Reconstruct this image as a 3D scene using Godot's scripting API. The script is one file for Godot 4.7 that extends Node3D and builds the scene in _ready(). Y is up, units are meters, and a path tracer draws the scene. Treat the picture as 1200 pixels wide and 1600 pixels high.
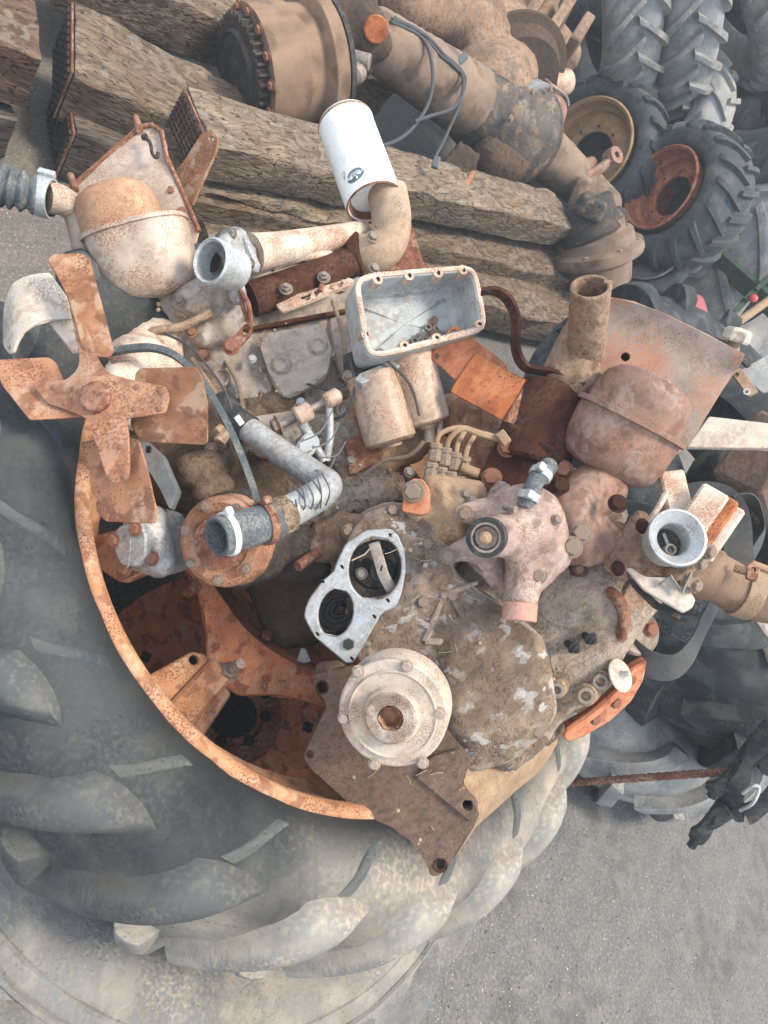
extends Node3D
# A breaker's yard: two dismantled engines leaning in a tractor wheel, sleepers, an axle and a heap of tyres.
const F := 1164.0
const EYE := Vector3(0, 1.65, 0)
var CB := Basis(Vector3.RIGHT, deg_to_rad(-42.765)) * Basis(Vector3.BACK, deg_to_rad(56.332))
var M := {}
var T: Node3D
var O := Vector3.ZERO
var rng := RandomNumberGenerator.new()
var n3 := FastNoiseLite.new()
var mesh_cache := {}
var names := {}

# ---------- sight lines: a point at a distance in front of the eye, directions, planes
func C(px: float, py: float, d: float) -> Vector3:
	return EYE + CB * Vector3((px - 600.0) / F * d, -(py - 800.0) / F * d, -d)
func W(x: float, y: float, z: float) -> Vector3:
	return (CB * Vector3(x, y, z)).normalized()
func G(px: float, py: float, y := 0.0) -> Vector3:
	var r := CB * Vector3((px - 600.0) / F, -(py - 800.0) / F, -1.0)
	return EYE + r * ((y - EYE.y) / r.y)
func S(px: float, d: float) -> float:
	return px * d / F
class Pl:
	var o: Vector3
	var n: Vector3
	var eye: Vector3
	var cb: Basis
	func at(px: float, py: float, h := 0.0) -> Vector3:
		var r := cb * Vector3((px - 600.0) / 1164.0, -(py - 800.0) / 1164.0, -1.0)
		return eye + r * ((o - eye).dot(n) / r.dot(n)) + n * h
func plane(px: float, py: float, d: float, nx := 0.0, ny := 0.0) -> Pl:
	var p := Pl.new()
	p.o = C(px, py, d); p.n = W(nx, ny, 1.0); p.eye = EYE; p.cb = CB
	return p
func zb(n: Vector3, ref := Vector3.ZERO) -> Basis:
	var z := n.normalized()
	var r := ref
	if r == Vector3.ZERO or absf(r.normalized().dot(z)) > 0.98:
		r = Vector3.UP if absf(z.y) < 0.9 else Vector3.RIGHT
	var x := r.cross(z).normalized()
	return Basis(x, z.cross(x), z)
func spl(pts: Array, k := 6) -> Array:   # smooth curve through points
	var out := []
	for i in pts.size() - 1:
		var a: Vector3 = pts[maxi(i - 1, 0)]; var b: Vector3 = pts[i]; var c: Vector3 = pts[i + 1]; var d: Vector3 = pts[mini(i + 2, pts.size() - 1)]
		for j in k:
			out.append(b.cubic_interpolate(c, a, d, j / float(k)))
	out.append(pts[-1])
	return out
func CC(a: Array) -> Array:   # list of [px, py, depth] to points
	return a.map(func(q): return C(q[0], q[1], q[2]))
func P2(a: Array) -> PackedVector2Array:
	var o := PackedVector2Array()
	for i in range(0, a.size(), 2): o.append(Vector2(a[i], a[i + 1]))
	return o
func rnd_poly(p: PackedVector2Array, r: float, k := 4) -> PackedVector2Array:   # round a polygon's corners
	var o := PackedVector2Array()
	var n := p.size()
	for i in n:
		var b := p[i]; var a := p[(i + n - 1) % n]; var c := p[(i + 1) % n]
		var ra := minf(r, b.distance_to(a) * 0.45); var rc := minf(r, b.distance_to(c) * 0.45)
		var s := b + (a - b).normalized() * ra; var e := b + (c - b).normalized() * rc
		for j in k + 1:
			var t := j / float(k)
			o.append(s.lerp(b, t).lerp(b.lerp(e, t), t))
	return o
func circ(x: float, y: float, r: float, k := 18, ry := 0.0, rot := 0.0) -> PackedVector2Array:
	var o := PackedVector2Array()
	for i in k:
		var a := TAU * i / k
		o.append(Vector2(x, y) + Vector2(cos(a) * r, sin(a) * (ry if ry > 0.0 else r)).rotated(rot))
	return o

# ---------- a heap of triangles that becomes one mesh
class Soup:
	var v := PackedVector3Array()
	func tri(a: Vector3, b: Vector3, c: Vector3) -> void:
		v.append(a); v.append(b); v.append(c)
	func quad(a: Vector3, b: Vector3, c: Vector3, d: Vector3) -> void:
		tri(a, b, c); tri(a, c, d)
	func orient(s: int) -> Soup:
		if s >= v.size(): return self
		var m := Vector3.ZERO
		for i in range(s, v.size()): m += v[i]
		m /= v.size() - s
		var vol := 0.0
		for i in range(s, v.size(), 3): vol += (v[i] - m).dot((v[i + 1] - m).cross(v[i + 2] - m))
		if vol < 0.0:
			for i in range(s, v.size(), 3):
				var t := v[i + 1]; v[i + 1] = v[i + 2]; v[i + 2] = t
		return self
	func loft(rings: Array, cap0 := true, cap1 := true, wrap := true) -> Soup:
		var s := v.size()
		for k in rings.size() - 1:
			var a: PackedVector3Array = rings[k]; var b: PackedVector3Array = rings[k + 1]
			var n := a.size()
			for i in (n if wrap else n - 1):
				var j := (i + 1) % n
				if a[i].distance_squared_to(a[j]) < 1e-14: tri(a[i], b[j], b[i])
				elif b[i].distance_squared_to(b[j]) < 1e-14: tri(a[i], a[j], b[i])
				else: quad(a[i], a[j], b[j], b[i])
		for e in 2:
			if (cap0 if e == 0 else cap1):
				var r: PackedVector3Array = rings[0] if e == 0 else rings[-1]
				var m := Vector3.ZERO
				for q in r: m += q
				m /= r.size()
				for i in r.size():
					if e == 0: tri(m, r[(i + 1) % r.size()], r[i])
					else: tri(m, r[i], r[(i + 1) % r.size()])
		return orient(s)
	func lathe(o: Vector3, b: Basis, prof: Array, n := 28, a0 := 0.0, a1 := TAU) -> Soup:   # prof: [r, z] pairs, flat array
		var rings := []
		var full := a1 - a0 > TAU - 0.001
		var cnt := n if full else n + 1
		for k in range(0, prof.size(), 2):
			var r := PackedVector3Array()
			for i in cnt:
				var a := a0 + (a1 - a0) * i / n
				r.append(o + b.x * (cos(a) * prof[k]) + b.y * (sin(a) * prof[k]) + b.z * prof[k + 1])
			rings.append(r)
		return loft(rings, false, false, full)
	func tube(pts: Array, rad, n := 10, cap := true, flat := 1.0, ref := Vector3.ZERO) -> Soup:
		var rings := []
		var x := ref
		for i in pts.size():
			var d: Vector3 = (pts[mini(i + 1, pts.size() - 1)] - pts[maxi(i - 1, 0)]).normalized()
			if x == Vector3.ZERO: x = Vector3.UP if absf(d.y) < 0.9 else Vector3.RIGHT
			x = (x - d * x.dot(d)).normalized()
			var y := d.cross(x)
			var r: float = rad if not rad is Array else rad[i] if rad.size() == pts.size() else lerpf(rad[0], rad[1], i / float(pts.size() - 1))
			var g := PackedVector3Array()
			for k in n:
				var a := TAU * (k + 0.5) / n
				g.append(pts[i] + x * (cos(a) * r) + y * (sin(a) * r * flat))
			rings.append(g)
		return loft(rings, cap, cap)
	func box(o: Vector3, b: Basis, h: Vector3, bev := 0.003) -> Soup:
		var rings := []
		for q in [[-1.0, 1.0], [-1.0, 0.0], [1.0, 0.0], [1.0, 1.0]]:
			var g := PackedVector3Array()
			var i: float = bev * q[1]
			var hx: float = h.x - i; var hy: float = h.y - i
			var z: float = q[0] * (h.z - (bev if q[1] == 0.0 else 0.0))
			for c in [[1, 0], [1, 1], [0, 1], [-1, 1], [-1, 0], [-1, -1], [0, -1], [1, -1]]:   # chamfered corners
				if c[0] != 0 and c[1] != 0:
					var s := [Vector2(hx, hy - bev), Vector2(hx - bev, hy)]
					if c[0] * c[1] < 0: s.reverse()
					for w in s: g.append(o + b.x * (c[0] * w.x) + b.y * (c[1] * w.y) + b.z * z)
			rings.append(g)
		return loft(rings)
	func cyl(a: Vector3, c: Vector3, r: float, n := 18, bev := 0.1, r2 := -1.0) -> Soup:
		var d := a.distance_to(c); var e := minf(r * bev, d * 0.4); var rr := r if r2 < 0.0 else r2
		var z := (c - a).normalized()
		var x := (Vector3.UP if absf(z.y) < 0.9 else Vector3.RIGHT).cross(z).normalized()
		return lathe(a, Basis(x, z.cross(x), z), [0.0, 0.0, r - e, 0.0, r, e, rr, d - e, rr - e, d, 0.0, d], n)
	func pipe(a: Vector3, c: Vector3, r: float, ri: float, n := 24, r2 := -1.0) -> Soup:   # open tube with a wall
		var d := a.distance_to(c)
		var z := (c - a).normalized(); var e := (r - ri) * 0.3; var ro := r if r2 < 0.0 else r2; var rj := ri + ro - r
		var x := (Vector3.UP if absf(z.y) < 0.9 else Vector3.RIGHT).cross(z).normalized()
		return lathe(a, Basis(x, z.cross(x), z), [ri, 0.0, r - e, 0.0, r, e, ro, d - e, ro - e, d, rj + e, d, rj, d - e, ri, 0.0], n)
	func hull_pts() -> int: return v.size()

# a plate cut to an outline (in sight-line units on a plane), with holes, thickness, chamfer and an optional surface relief
func plate(s: Soup, pl: Pl, outer: PackedVector2Array, th: float, holes: Array = [], h0 := 0.0, bev := 0.0015, step := 14.0, grid := 0.0, relief = null) -> Soup:
	var loops := [_resample(outer, step)]
	for h in holes: loops.append(h)
	var px := 0.0
	px = bev / (pl.at(outer[0].x, outer[0].y).distance_to(pl.at(outer[0].x + 10.0, outer[0].y)) / 10.0)
	var base := PackedVector2Array(); var ins := PackedVector2Array(); var span := []
	for li in loops.size():
		var lp: PackedVector2Array = loops[li]
		if Geometry2D.is_polygon_clockwise(lp) != (li > 0): lp.reverse()
		span.append([base.size(), lp.size()])
		for i in lp.size():
			var a := lp[(i + lp.size() - 1) % lp.size()]; var c := lp[(i + 1) % lp.size()]
			var t := (c - a).normalized()
			base.append(lp[i])
			ins.append(lp[i] + Vector2(-t.y, t.x) * px * (1.0 if true else -1.0))
	var nb := base.size()
	if not Geometry2D.is_point_in_polygon(ins[0] * 2.0 - base[0] * 1.0, loops[0]) and px > 0.0:
		var good := 0
		for i in span[0][1]:
			if Geometry2D.is_point_in_polygon(base[i] + (ins[i] - base[i]) * 2.0, loops[0]): good += 1
		if good * 2 < int(span[0][1]):
			for i in nb: ins[i] = base[i] * 2.0 - ins[i]
	var pts := ins.duplicate()
	if grid > 0.0:
		var r := Rect2(outer[0], Vector2.ZERO)
		for q in outer: r = r.expand(q)
		var y := r.position.y + grid * 0.5
		while y < r.end.y:
			var x := r.position.x + grid * 0.5
			while x < r.end.x:
				var q := Vector2(x, y) + Vector2(sin(x * 12.9 + y * 78.2), cos(x * 39.3 + y * 11.1)) * grid * 0.22
				var ok := Geometry2D.is_point_in_polygon(q, loops[0])
				for i in range(1, loops.size()):
					if ok and Geometry2D.is_point_in_polygon(q, loops[i]): ok = false
				if ok:
					for i in nb:
						if pts[i].distance_squared_to(q) < grid * grid * 0.16: ok = false; break
				if ok: pts.append(q)
				x += grid
			y += grid
	var jit := PackedVector2Array()
	for i in pts.size(): jit.append(pts[i] + Vector2(sin(i * 7.1), cos(i * 3.7)) * 0.01)
	var idx := Geometry2D.triangulate_delaunay(jit)
	var up := PackedVector3Array(); var lo := PackedVector3Array(); var mid := PackedVector3Array()
	for i in pts.size():
		var e: float = relief.call(pts[i].x, pts[i].y) if relief != null else 0.0
		up.append(pl.at(pts[i].x, pts[i].y, h0 + th + e))
		lo.append(pl.at((base[i] if i < nb else pts[i]).x, (base[i] if i < nb else pts[i]).y, h0 + e))
		if i < nb: mid.append(pl.at(base[i].x, base[i].y, h0 + th - bev + e))
	for k in range(0, idx.size(), 3):
		var a := idx[k]; var b := idx[k + 1]; var c := idx[k + 2]
		var m := (pts[a] + pts[b] + pts[c]) / 3.0
		if not Geometry2D.is_point_in_polygon(m, loops[0]): continue
		var inside := false
		for i in range(1, loops.size()):
			if Geometry2D.is_point_in_polygon(m, loops[i]): inside = true
		if inside: continue
		var nn := (up[b] - up[a]).cross(up[c] - up[a])
		if nn.dot(pl.n) < 0.0:
			var t := b; b = c; c = t
		s.tri(up[a], up[b], up[c]); s.tri(lo[a], lo[c], lo[b])
	for q in span:
		for i in q[1]:
			var a: int = q[0] + i; var b: int = q[0] + (i + 1) % int(q[1])
			var out2 := (base[a] + base[b] - ins[a] - ins[b])
			var o3 := pl.at(base[a].x + out2.x, base[a].y + out2.y) - pl.at(base[a].x, base[a].y)
			for r in [[lo, mid], [mid, up]]:
				var f0: Vector3 = r[0][a]; var f1: Vector3 = r[0][b]; var f2: Vector3 = r[1][b]; var f3: Vector3 = r[1][a]
				if (f1 - f0).cross(f3 - f0).dot(o3) >= 0.0: s.quad(f0, f1, f2, f3)
				else: s.quad(f0, f3, f2, f1)
	return s
func _resample(p: PackedVector2Array, step: float) -> PackedVector2Array:
	var o := PackedVector2Array()
	for i in p.size():
		var a := p[i]; var b := p[(i + 1) % p.size()]
		var k := maxi(1, int(ceil(a.distance_to(b) / step)))
		for j in k: o.append(a.lerp(b, j / float(k)))
	return o

# ---------- castings: a smooth union of simple bodies, meshed by surface nets
class Sdf:
	var pr := []
	var nz: FastNoiseLite
	var amp := 0.0
	func cap(a: Vector3, b: Vector3, ra: float, rb: float, k := 0.01, sub := false) -> Sdf:
		pr.append([0, a, b, ra, rb, k, sub, (a + b) * 0.5, a.distance_to(b) * 0.5 + maxf(ra, rb)]); return self
	func box(o: Vector3, b: Basis, h: Vector3, r := 0.005, k := 0.01, sub := false) -> Sdf:
		pr.append([1, o, b.orthonormalized().inverse(), h - Vector3(r, r, r), r, k, sub, o, h.length()]); return self
	func cyl(a: Vector3, b: Vector3, r: float, e := 0.004, k := 0.01, sub := false) -> Sdf:
		pr.append([2, (a + b) * 0.5, (b - a).normalized(), r - e, a.distance_to(b) * 0.5 - e, k, sub, (a + b) * 0.5, Vector2(r, a.distance_to(b) * 0.5).length(), e]); return self
	func one(p: Array, x: Vector3) -> float:
		match p[0]:
			0:
				var ba: Vector3 = p[2] - p[1]
				var h := clampf((x - p[1]).dot(ba) / maxf(ba.length_squared(), 1e-9), 0.0, 1.0)
				return (x - p[1] - ba * h).length() - lerpf(p[3], p[4], h)
			1:
				var q: Vector3 = (p[2] * (x - p[1])).abs() - p[3]
				return q.max(Vector3.ZERO).length() + minf(maxf(q.x, maxf(q.y, q.z)), 0.0) - p[4]
			_:
				var w: Vector3 = x - p[1]
				var z: float = w.dot(p[2])
				var dx: float = (w - p[2] * z).length() - p[3]
				var dz: float = absf(z) - p[4]
				return Vector2(maxf(dx, 0.0), maxf(dz, 0.0)).length() + minf(maxf(dx, dz), 0.0) - p[9]
	func val(sel: Array, x: Vector3) -> float:
		var d := 9.0
		for p in sel:
			var e := one(p, x)
			var k: float = p[5]
			if p[6]:
				e = -e
				var h := maxf(k - absf(d - e), 0.0) / k
				d = maxf(d, e) + h * h * k * 0.25
			else:
				var h := maxf(k - absf(d - e), 0.0) / k
				d = minf(d, e) - h * h * k * 0.25
		return d
	func mesh(cell: float, s: Soup) -> Soup:
		var lo := Vector3(1e9, 1e9, 1e9); var hi := -lo
		for p in pr:
			if not p[6]:
				lo = lo.min(p[7] - Vector3.ONE * (p[8] + cell * 2.0)); hi = hi.max(p[7] + Vector3.ONE * (p[8] + cell * 2.0))
		const B := 6
		var nb := Vector3i(((hi - lo) / (cell * B)).ceil())
		var nx := nb.x * B + 1; var ny := nb.y * B + 1; var nzz := nb.z * B + 1
		var va := PackedFloat32Array(); va.resize(nx * ny * nzz); va.fill(9.0)
		var act := []
		for bz in nb.z: for by in nb.y: for bx in nb.x:
			var c := lo + Vector3(bx + 0.5, by + 0.5, bz + 0.5) * (cell * B)
			var hd := cell * B * 0.9
			var sel := []; var any := false; var deep := false; var cut := false
			for p in pr:
				if (c - p[7]).length() > p[8] + hd + p[5]: continue
				var e := one(p, c)
				if e < hd + p[5]:
					sel.append(p)
					if p[6]: cut = true
					else:
						any = true
						if e < -hd - 0.02: deep = true
			if not any: continue
			if deep and not cut:
				for z in B + 1: for y in B + 1: for x in B + 1:
					var ii := (bx * B + x) + nx * ((by * B + y) + ny * (bz * B + z))
					if va[ii] > 8.0: va[ii] = -1.0
				continue
			act.append(Vector3i(bx, by, bz))
			for z in B + 1: for y in B + 1: for x in B + 1:
				var g := Vector3(bx * B + x, by * B + y, bz * B + z)
				va[int(g.x) + nx * (int(g.y) + ny * int(g.z))] = val(sel, lo + g * cell)
		var vid := {}
		var vs := PackedVector3Array()
		var sx := 1; var sy := nx; var sz := nx * ny
		var off := [0, sx, sy, sx + sy, sz, sz + sx, sz + sy, sz + sx + sy]
		var co := [Vector3(0, 0, 0), Vector3(1, 0, 0), Vector3(0, 1, 0), Vector3(1, 1, 0), Vector3(0, 0, 1), Vector3(1, 0, 1), Vector3(0, 1, 1), Vector3(1, 1, 1)]
		var ed := [[0, 1], [2, 3], [4, 5], [6, 7], [0, 2], [1, 3], [4, 6], [5, 7], [0, 4], [1, 5], [2, 6], [3, 7]]
		for b in act:
			for z in B: for y in B: for x in B:
				var i0: int = (b.x * B + x) + nx * ((b.y * B + y) + ny * (b.z * B + z))
				var m := 0
				for k in 8:
					if va[i0 + off[k]] < 0.0: m |= 1 << k
				if m == 0 or m == 255: continue
				var acc := Vector3.ZERO; var cnt := 0
				for e in ed:
					var f0: float = va[i0 + off[e[0]]]; var f1: float = va[i0 + off[e[1]]]
					if (f0 < 0.0) != (f1 < 0.0):
						acc += co[e[0]].lerp(co[e[1]], f0 / (f0 - f1)); cnt += 1
				var q := lo + (Vector3(b.x * B + x, b.y * B + y, b.z * B + z) + acc / cnt) * cell
				if amp > 0.0: q += Vector3(nz.get_noise_3dv(q), nz.get_noise_3dv(q + Vector3(7, 3, 1)), nz.get_noise_3dv(q + Vector3(1, 9, 4))) * amp
				vid[i0] = vs.size(); vs.append(q)
		for i0 in vid:
			for ax in 3:
				var st: int = [sx, sy, sz][ax]; var u: int = [sy, sz, sx][ax]; var w: int = [sz, sx, sy][ax]
				var f0: float = va[i0]; var f1: float = va[i0 + st]
				if (f0 < 0.0) == (f1 < 0.0): continue
				if not (vid.has(i0 - u) and vid.has(i0 - w) and vid.has(i0 - u - w)): continue
				var a := vs[vid[i0]]; var bb := vs[vid[i0 - u]]; var c := vs[vid[i0 - u - w]]; var d := vs[vid[i0 - w]]
				if f0 < 0.0: s.quad(a, bb, c, d)
				else: s.quad(a, d, c, bb)
		return s
func sdf(noise := 0.0, freq := 60.0) -> Sdf:
	var d := Sdf.new()
	d.amp = noise
	d.nz = FastNoiseLite.new(); d.nz.frequency = freq; d.nz.seed = 11; d.nz.fractal_octaves = 3
	return d

# ---------- from a heap of triangles to a named mesh
func mesh_of(s: Soup, org: Vector3, crease := 42.0, tint := 0.12, tf := 9.0) -> ArrayMesh:
	var v := s.v
	var nt := v.size() / 3
	var fn := PackedVector3Array(); fn.resize(nt)
	var fa := PackedVector3Array(); fa.resize(nt)
	var ids := {}
	var vi := PackedInt32Array(); vi.resize(v.size())
	var groups := []
	for i in v.size():
		var k := Vector3i((v[i] * 20000.0).round())
		if not ids.has(k):
			ids[k] = groups.size(); groups.append(PackedInt32Array())
		vi[i] = ids[k]
	for t in nt:
		var n := (v[t * 3 + 1] - v[t * 3]).cross(v[t * 3 + 2] - v[t * 3])
		fa[t] = n; fn[t] = n.normalized()
		for k in 3: groups[vi[t * 3 + k]].append(t)
	var cc := cos(deg_to_rad(crease))
	var pv := PackedVector3Array(); var pn := PackedVector3Array(); var pc := PackedColorArray(); var ix := PackedInt32Array()
	var seen := {}
	for t in nt:
		if fa[t].length_squared() < 1e-20: continue
		for k in [0, 2, 1]:
			var i: int = t * 3 + k
			var acc := Vector3.ZERO
			for g in groups[vi[i]]:
				if fn[g].dot(fn[t]) > cc: acc += fa[g]
			acc = acc.normalized() if acc.length_squared() > 1e-24 else fn[t]
			var key := Vector4i(vi[i], int(acc.x * 200.0), int(acc.y * 200.0), int(acc.z * 200.0))
			if not seen.has(key):
				seen[key] = pv.size()
				pv.append(v[i] - org); pn.append(acc)
				var a := 1.0 + tint * 1.6 * (n3.get_noise_3dv(v[i] * tf) + 0.5 * n3.get_noise_3dv(v[i] * tf * 4.3))
				var b := tint * 0.5 * n3.get_noise_3dv(v[i] * tf * 0.7 + Vector3(30, 10, 5))
				pc.append(Color(minf(a + b, 1.5), a, maxf(a - b, 0.1)))
			ix.append(seen[key])
	var ar := []
	ar.resize(Mesh.ARRAY_MAX)
	ar[Mesh.ARRAY_VERTEX] = pv; ar[Mesh.ARRAY_NORMAL] = pn; ar[Mesh.ARRAY_COLOR] = pc; ar[Mesh.ARRAY_INDEX] = ix
	var am := ArrayMesh.new()
	am.add_surface_from_arrays(Mesh.PRIMITIVE_TRIANGLES, ar)
	return am
func nm(base: String) -> String:
	var k: int = names.get(base, 0)
	names[base] = k + 1
	return base if k == 0 else "%s_%03d" % [base, k]
func tag(o: Node, label: String, cat: String, group := "", kind := "") -> void:
	o.set_meta("label", label)
	if cat: o.set_meta("category", cat)
	if group: o.set_meta("group", group)
	if kind: o.set_meta("kind", kind)
func thing(called: String, label: String, cat: String, at: Vector3, group := "") -> Node3D:
	T = Node3D.new(); T.name = nm(called); O = at
	T.position = at
	tag(T, label, cat, group)
	add_child(T, true)
	return T
func put(s: Soup, called: String, m, parent: Node3D = T, crease := 42.0, tint := 0.12, label := "") -> MeshInstance3D:
	var o := MeshInstance3D.new()
	o.name = called
	o.mesh = mesh_of(s, O, crease, tint)
	o.material_override = M[m] if m is String else m
	if label: o.set_meta("label", label)
	parent.add_child(o, true)
	return o
func solo(s: Soup, called: String, m, label: String, cat: String, at: Vector3, group := "", kind := "", crease := 42.0, tint := 0.12) -> MeshInstance3D:
	var o := MeshInstance3D.new()
	o.name = nm(called)
	O = at
	o.position = at
	o.mesh = mesh_of(s, at, crease, tint)
	o.material_override = M[m] if m is String else m
	tag(o, label, cat, group, kind)
	add_child(o, true)
	return o
func inst(me: Mesh, called: String, m, xf: Transform3D, parent: Node3D = T) -> MeshInstance3D:
	var o := MeshInstance3D.new()
	o.name = called; o.mesh = me
	o.material_override = M[m] if m is String else m
	o.transform = Transform3D(xf.basis, xf.origin - O)
	parent.add_child(o, true)
	return o
# hexagon bolt heads, nuts, studs and rivets: one mesh per kind, placed along a direction
func hexm(kind: String) -> Mesh:
	if mesh_cache.has(kind): return mesh_cache[kind]
	var s := Soup.new()
	var I := Basis.IDENTITY
	match kind:
		"bolt", "nut":
			s.lathe(Vector3.ZERO, I, [0.0, 0.0, 1.32, 0.0, 1.36, 0.1, 1.3, 0.2, 0.0, 0.2], 20)
			s.lathe(Vector3.ZERO, I, [0.0, 0.2, 1.0, 0.2, 1.0, 0.82, 0.86, 0.95, 0.0, 0.95] if kind == "bolt" else [0.5, 0.2, 1.0, 0.2, 1.0, 0.85, 0.88, 1.0, 0.5, 1.0], 6)
			if kind == "nut": s.lathe(Vector3.ZERO, I, [0.0, 0.0, 0.5, 0.0, 0.5, 1.35, 0.42, 1.5, 0.0, 1.5], 10)
		"rivet":
			s.lathe(Vector3.ZERO, I, [0.0, 0.0, 1.0, 0.0, 0.92, 0.3, 0.6, 0.52, 0.0, 0.6], 10)
		"ring":
			s.lathe(Vector3.ZERO, I, [0.55, 0.0, 1.0, 0.0, 1.0, 0.5, 0.9, 0.6, 0.62, 0.6, 0.55, 0.5, 0.55, 0.0], 14)
		"stud":
			s.lathe(Vector3.ZERO, I, [0.0, 0.0, 1.0, 0.0, 1.0, 4.6, 0.85, 4.8, 0.0, 4.8], 10)
		"loose_nut":
			s.lathe(Vector3.ZERO, I, [0.55, -0.4, 0.9, -0.4, 1.0, -0.3, 1.0, 0.3, 0.9, 0.4, 0.55, 0.4, 0.5, 0.0, 0.55, -0.4], 6)
	mesh_cache[kind] = mesh_of(s, Vector3.ZERO, 30.0, 0.0)
	return mesh_cache[kind]
func bolt(p: Vector3, n: Vector3, r: float, m = "bolt_dusty", parent: Node3D = T, kind := "bolt", called := "") -> MeshInstance3D:
	var b := zb(n).rotated(n.normalized(), rng.randf() * TAU).scaled(Vector3(r, r, r))
	return inst(hexm(kind), called if called else {"ring": "washer", "loose_nut": "nut"}.get(kind, kind), m, Transform3D(b, p), parent)
# ---------- surfaces: layered noise, colour and relief from the same layers
const N := 512
var NB := []
func bank() -> void:
	var spec := [[0.006, 4, 0, 1], [0.016, 4, 0, 2], [0.05, 4, 0, 3], [0.16, 3, 0, 4], [0.018, 4, 2, 5], [0.045, 2, 3, 6], [0.03, 5, 0, 7], [0.35, 1, 0, 8]]
	for q in spec:
		var f := FastNoiseLite.new()
		f.seed = q[3]; f.frequency = q[0]; f.fractal_octaves = q[1]
		f.noise_type = FastNoiseLite.TYPE_CELLULAR if q[2] == 3 else FastNoiseLite.TYPE_SIMPLEX_SMOOTH
		f.fractal_type = FastNoiseLite.FRACTAL_RIDGED if q[2] == 2 else FastNoiseLite.FRACTAL_FBM
		if q[2] == 3:
			f.cellular_return_type = FastNoiseLite.RETURN_DISTANCE2_SUB; f.fractal_type = FastNoiseLite.FRACTAL_NONE
		NB.append(_equal(f.get_seamless_image(N, N).get_data()))
	var mixes := [[1, 3, 0.55], [0, 2, 0.55], [2, 7, 0.6], [0, 3, 0.5], [8, 7, 0.55]]   # 8 ragged patches, 9 big ragged patches, 10 grit, 11 clustered flecks, 12 fine clustered flecks
	for m in mixes:
		var a: PackedByteArray = NB[m[0]]; var b: PackedByteArray = NB[m[1]]; var o := PackedByteArray(); o.resize(N * N)
		for i in N * N: o[i] = int(a[i] * m[2] + b[i] * (1.0 - m[2]))
		NB.append(_equal(o))
func _equal(b: PackedByteArray) -> PackedByteArray:   # every level equally common, so that thresholds are shares
	var h := PackedInt32Array(); h.resize(256)
	for i in range(0, b.size(), 3): h[b[i]] += 1
	var lut := PackedByteArray(); lut.resize(256)
	var c := 0
	for i in 256:
		c += h[i]; lut[i] = clampi(int(c * 255.0 / (b.size() / 3.0)), 0, 255)
	for i in b.size(): b[i] = lut[b[i]]
	return b
func _layer(nz: int, off: int, lut: PackedInt32Array) -> Image:
	var n: PackedByteArray = NB[nz]
	var o := PackedInt32Array(); o.resize(N * N)
	var mk := N * N - 1
	for i in N * N: o[i] = lut[n[(i + off) & mk]]
	return Image.create_from_data(N, N, false, Image.FORMAT_RGBA8, o.to_byte_array())
func _pack(c: Color, a: float) -> int:
	return c.r8 | c.g8 << 8 | c.b8 << 16 | clampi(int(a * 255.0), 0, 255) << 24
# layers: [noise, from, to, colour at the edge, colour deep inside, opacity, relief 0..1 or -1]; the first is the base
func surf(key: String, size: float, layers: Array, rough := 0.8, relief := 0.1, metal := 0.0, spec := 0.4) -> StandardMaterial3D:
	var col: Image; var hgt: Image
	var k := 0
	for l in layers:
		var lut := PackedInt32Array(); lut.resize(256)
		var lh := PackedInt32Array(); lh.resize(256)
		for i in 256:
			var v := i / 255.0
			var t := 1.0 if k == 0 else smoothstep(0.0, 1.0, clampf((v - l[1]) / (l[2] - l[1]), 0.0, 1.0))
			var d: float = v if k == 0 else clampf((v - l[1]) / ((1.0 if l[2] > l[1] else 0.0) - l[1]), 0.0, 1.0)
			var c: Color = Color(l[3]).lerp(Color(l[4]), d)
			lut[i] = _pack(c, t * l[5])
			var hv: float = l[6] if k > 0 else 0.35 + 0.3 * v
			lh[i] = _pack(Color(hv, hv, hv), t if l[6] >= 0.0 or k == 0 else 0.0)
		var off := (hash(key) >> 3) % 200000 + k * 7919 * 3
		var a := _layer(l[0], off, lut); var b := _layer(l[0], off, lh)
		if k == 0: col = a; hgt = b
		else:
			col.blend_rect(a, Rect2i(0, 0, N, N), Vector2i.ZERO); hgt.blend_rect(b, Rect2i(0, 0, N, N), Vector2i.ZERO)
		k += 1
	if relief > 0.0:   # fine grit on everything
		var lg := PackedInt32Array(); lg.resize(256)
		for i in 256: lg[i] = _pack(Color(i / 255.0, i / 255.0, i / 255.0), 0.22)
		hgt.blend_rect(_layer(10, 777, lg), Rect2i(0, 0, N, N), Vector2i.ZERO)
	var m := StandardMaterial3D.new()
	m.resource_name = key
	col.convert(Image.FORMAT_RGB8)
	m.albedo_texture = ImageTexture.create_from_image(col)
	m.uv1_triplanar = true
	m.uv1_scale = Vector3.ONE / size
	m.uv1_triplanar_sharpness = 4.0
	m.roughness = rough; m.metallic = metal; m.metallic_specular = spec
	m.vertex_color_use_as_albedo = true
	if relief > 0.0:
		hgt.convert(Image.FORMAT_L8)
		m.heightmap_enabled = true
		m.heightmap_texture = ImageTexture.create_from_image(hgt)
		m.heightmap_scale = relief
	M[key] = m
	return m
func like(key: String, src: String, tint: Color, rough := -1.0, off := Vector3.ZERO) -> StandardMaterial3D:
	var m: StandardMaterial3D = M[src].duplicate()
	m.resource_name = key; m.albedo_color = tint
	if rough >= 0.0: m.roughness = rough
	m.uv1_offset = off
	M[key] = m
	return m
func plain(key: String, c: String, rough := 0.6, metal := 0.0) -> void:
	var m := StandardMaterial3D.new()
	m.resource_name = key; m.albedo_color = Color(c); m.roughness = rough; m.metallic = metal
	m.vertex_color_use_as_albedo = true
	M[key] = m
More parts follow.
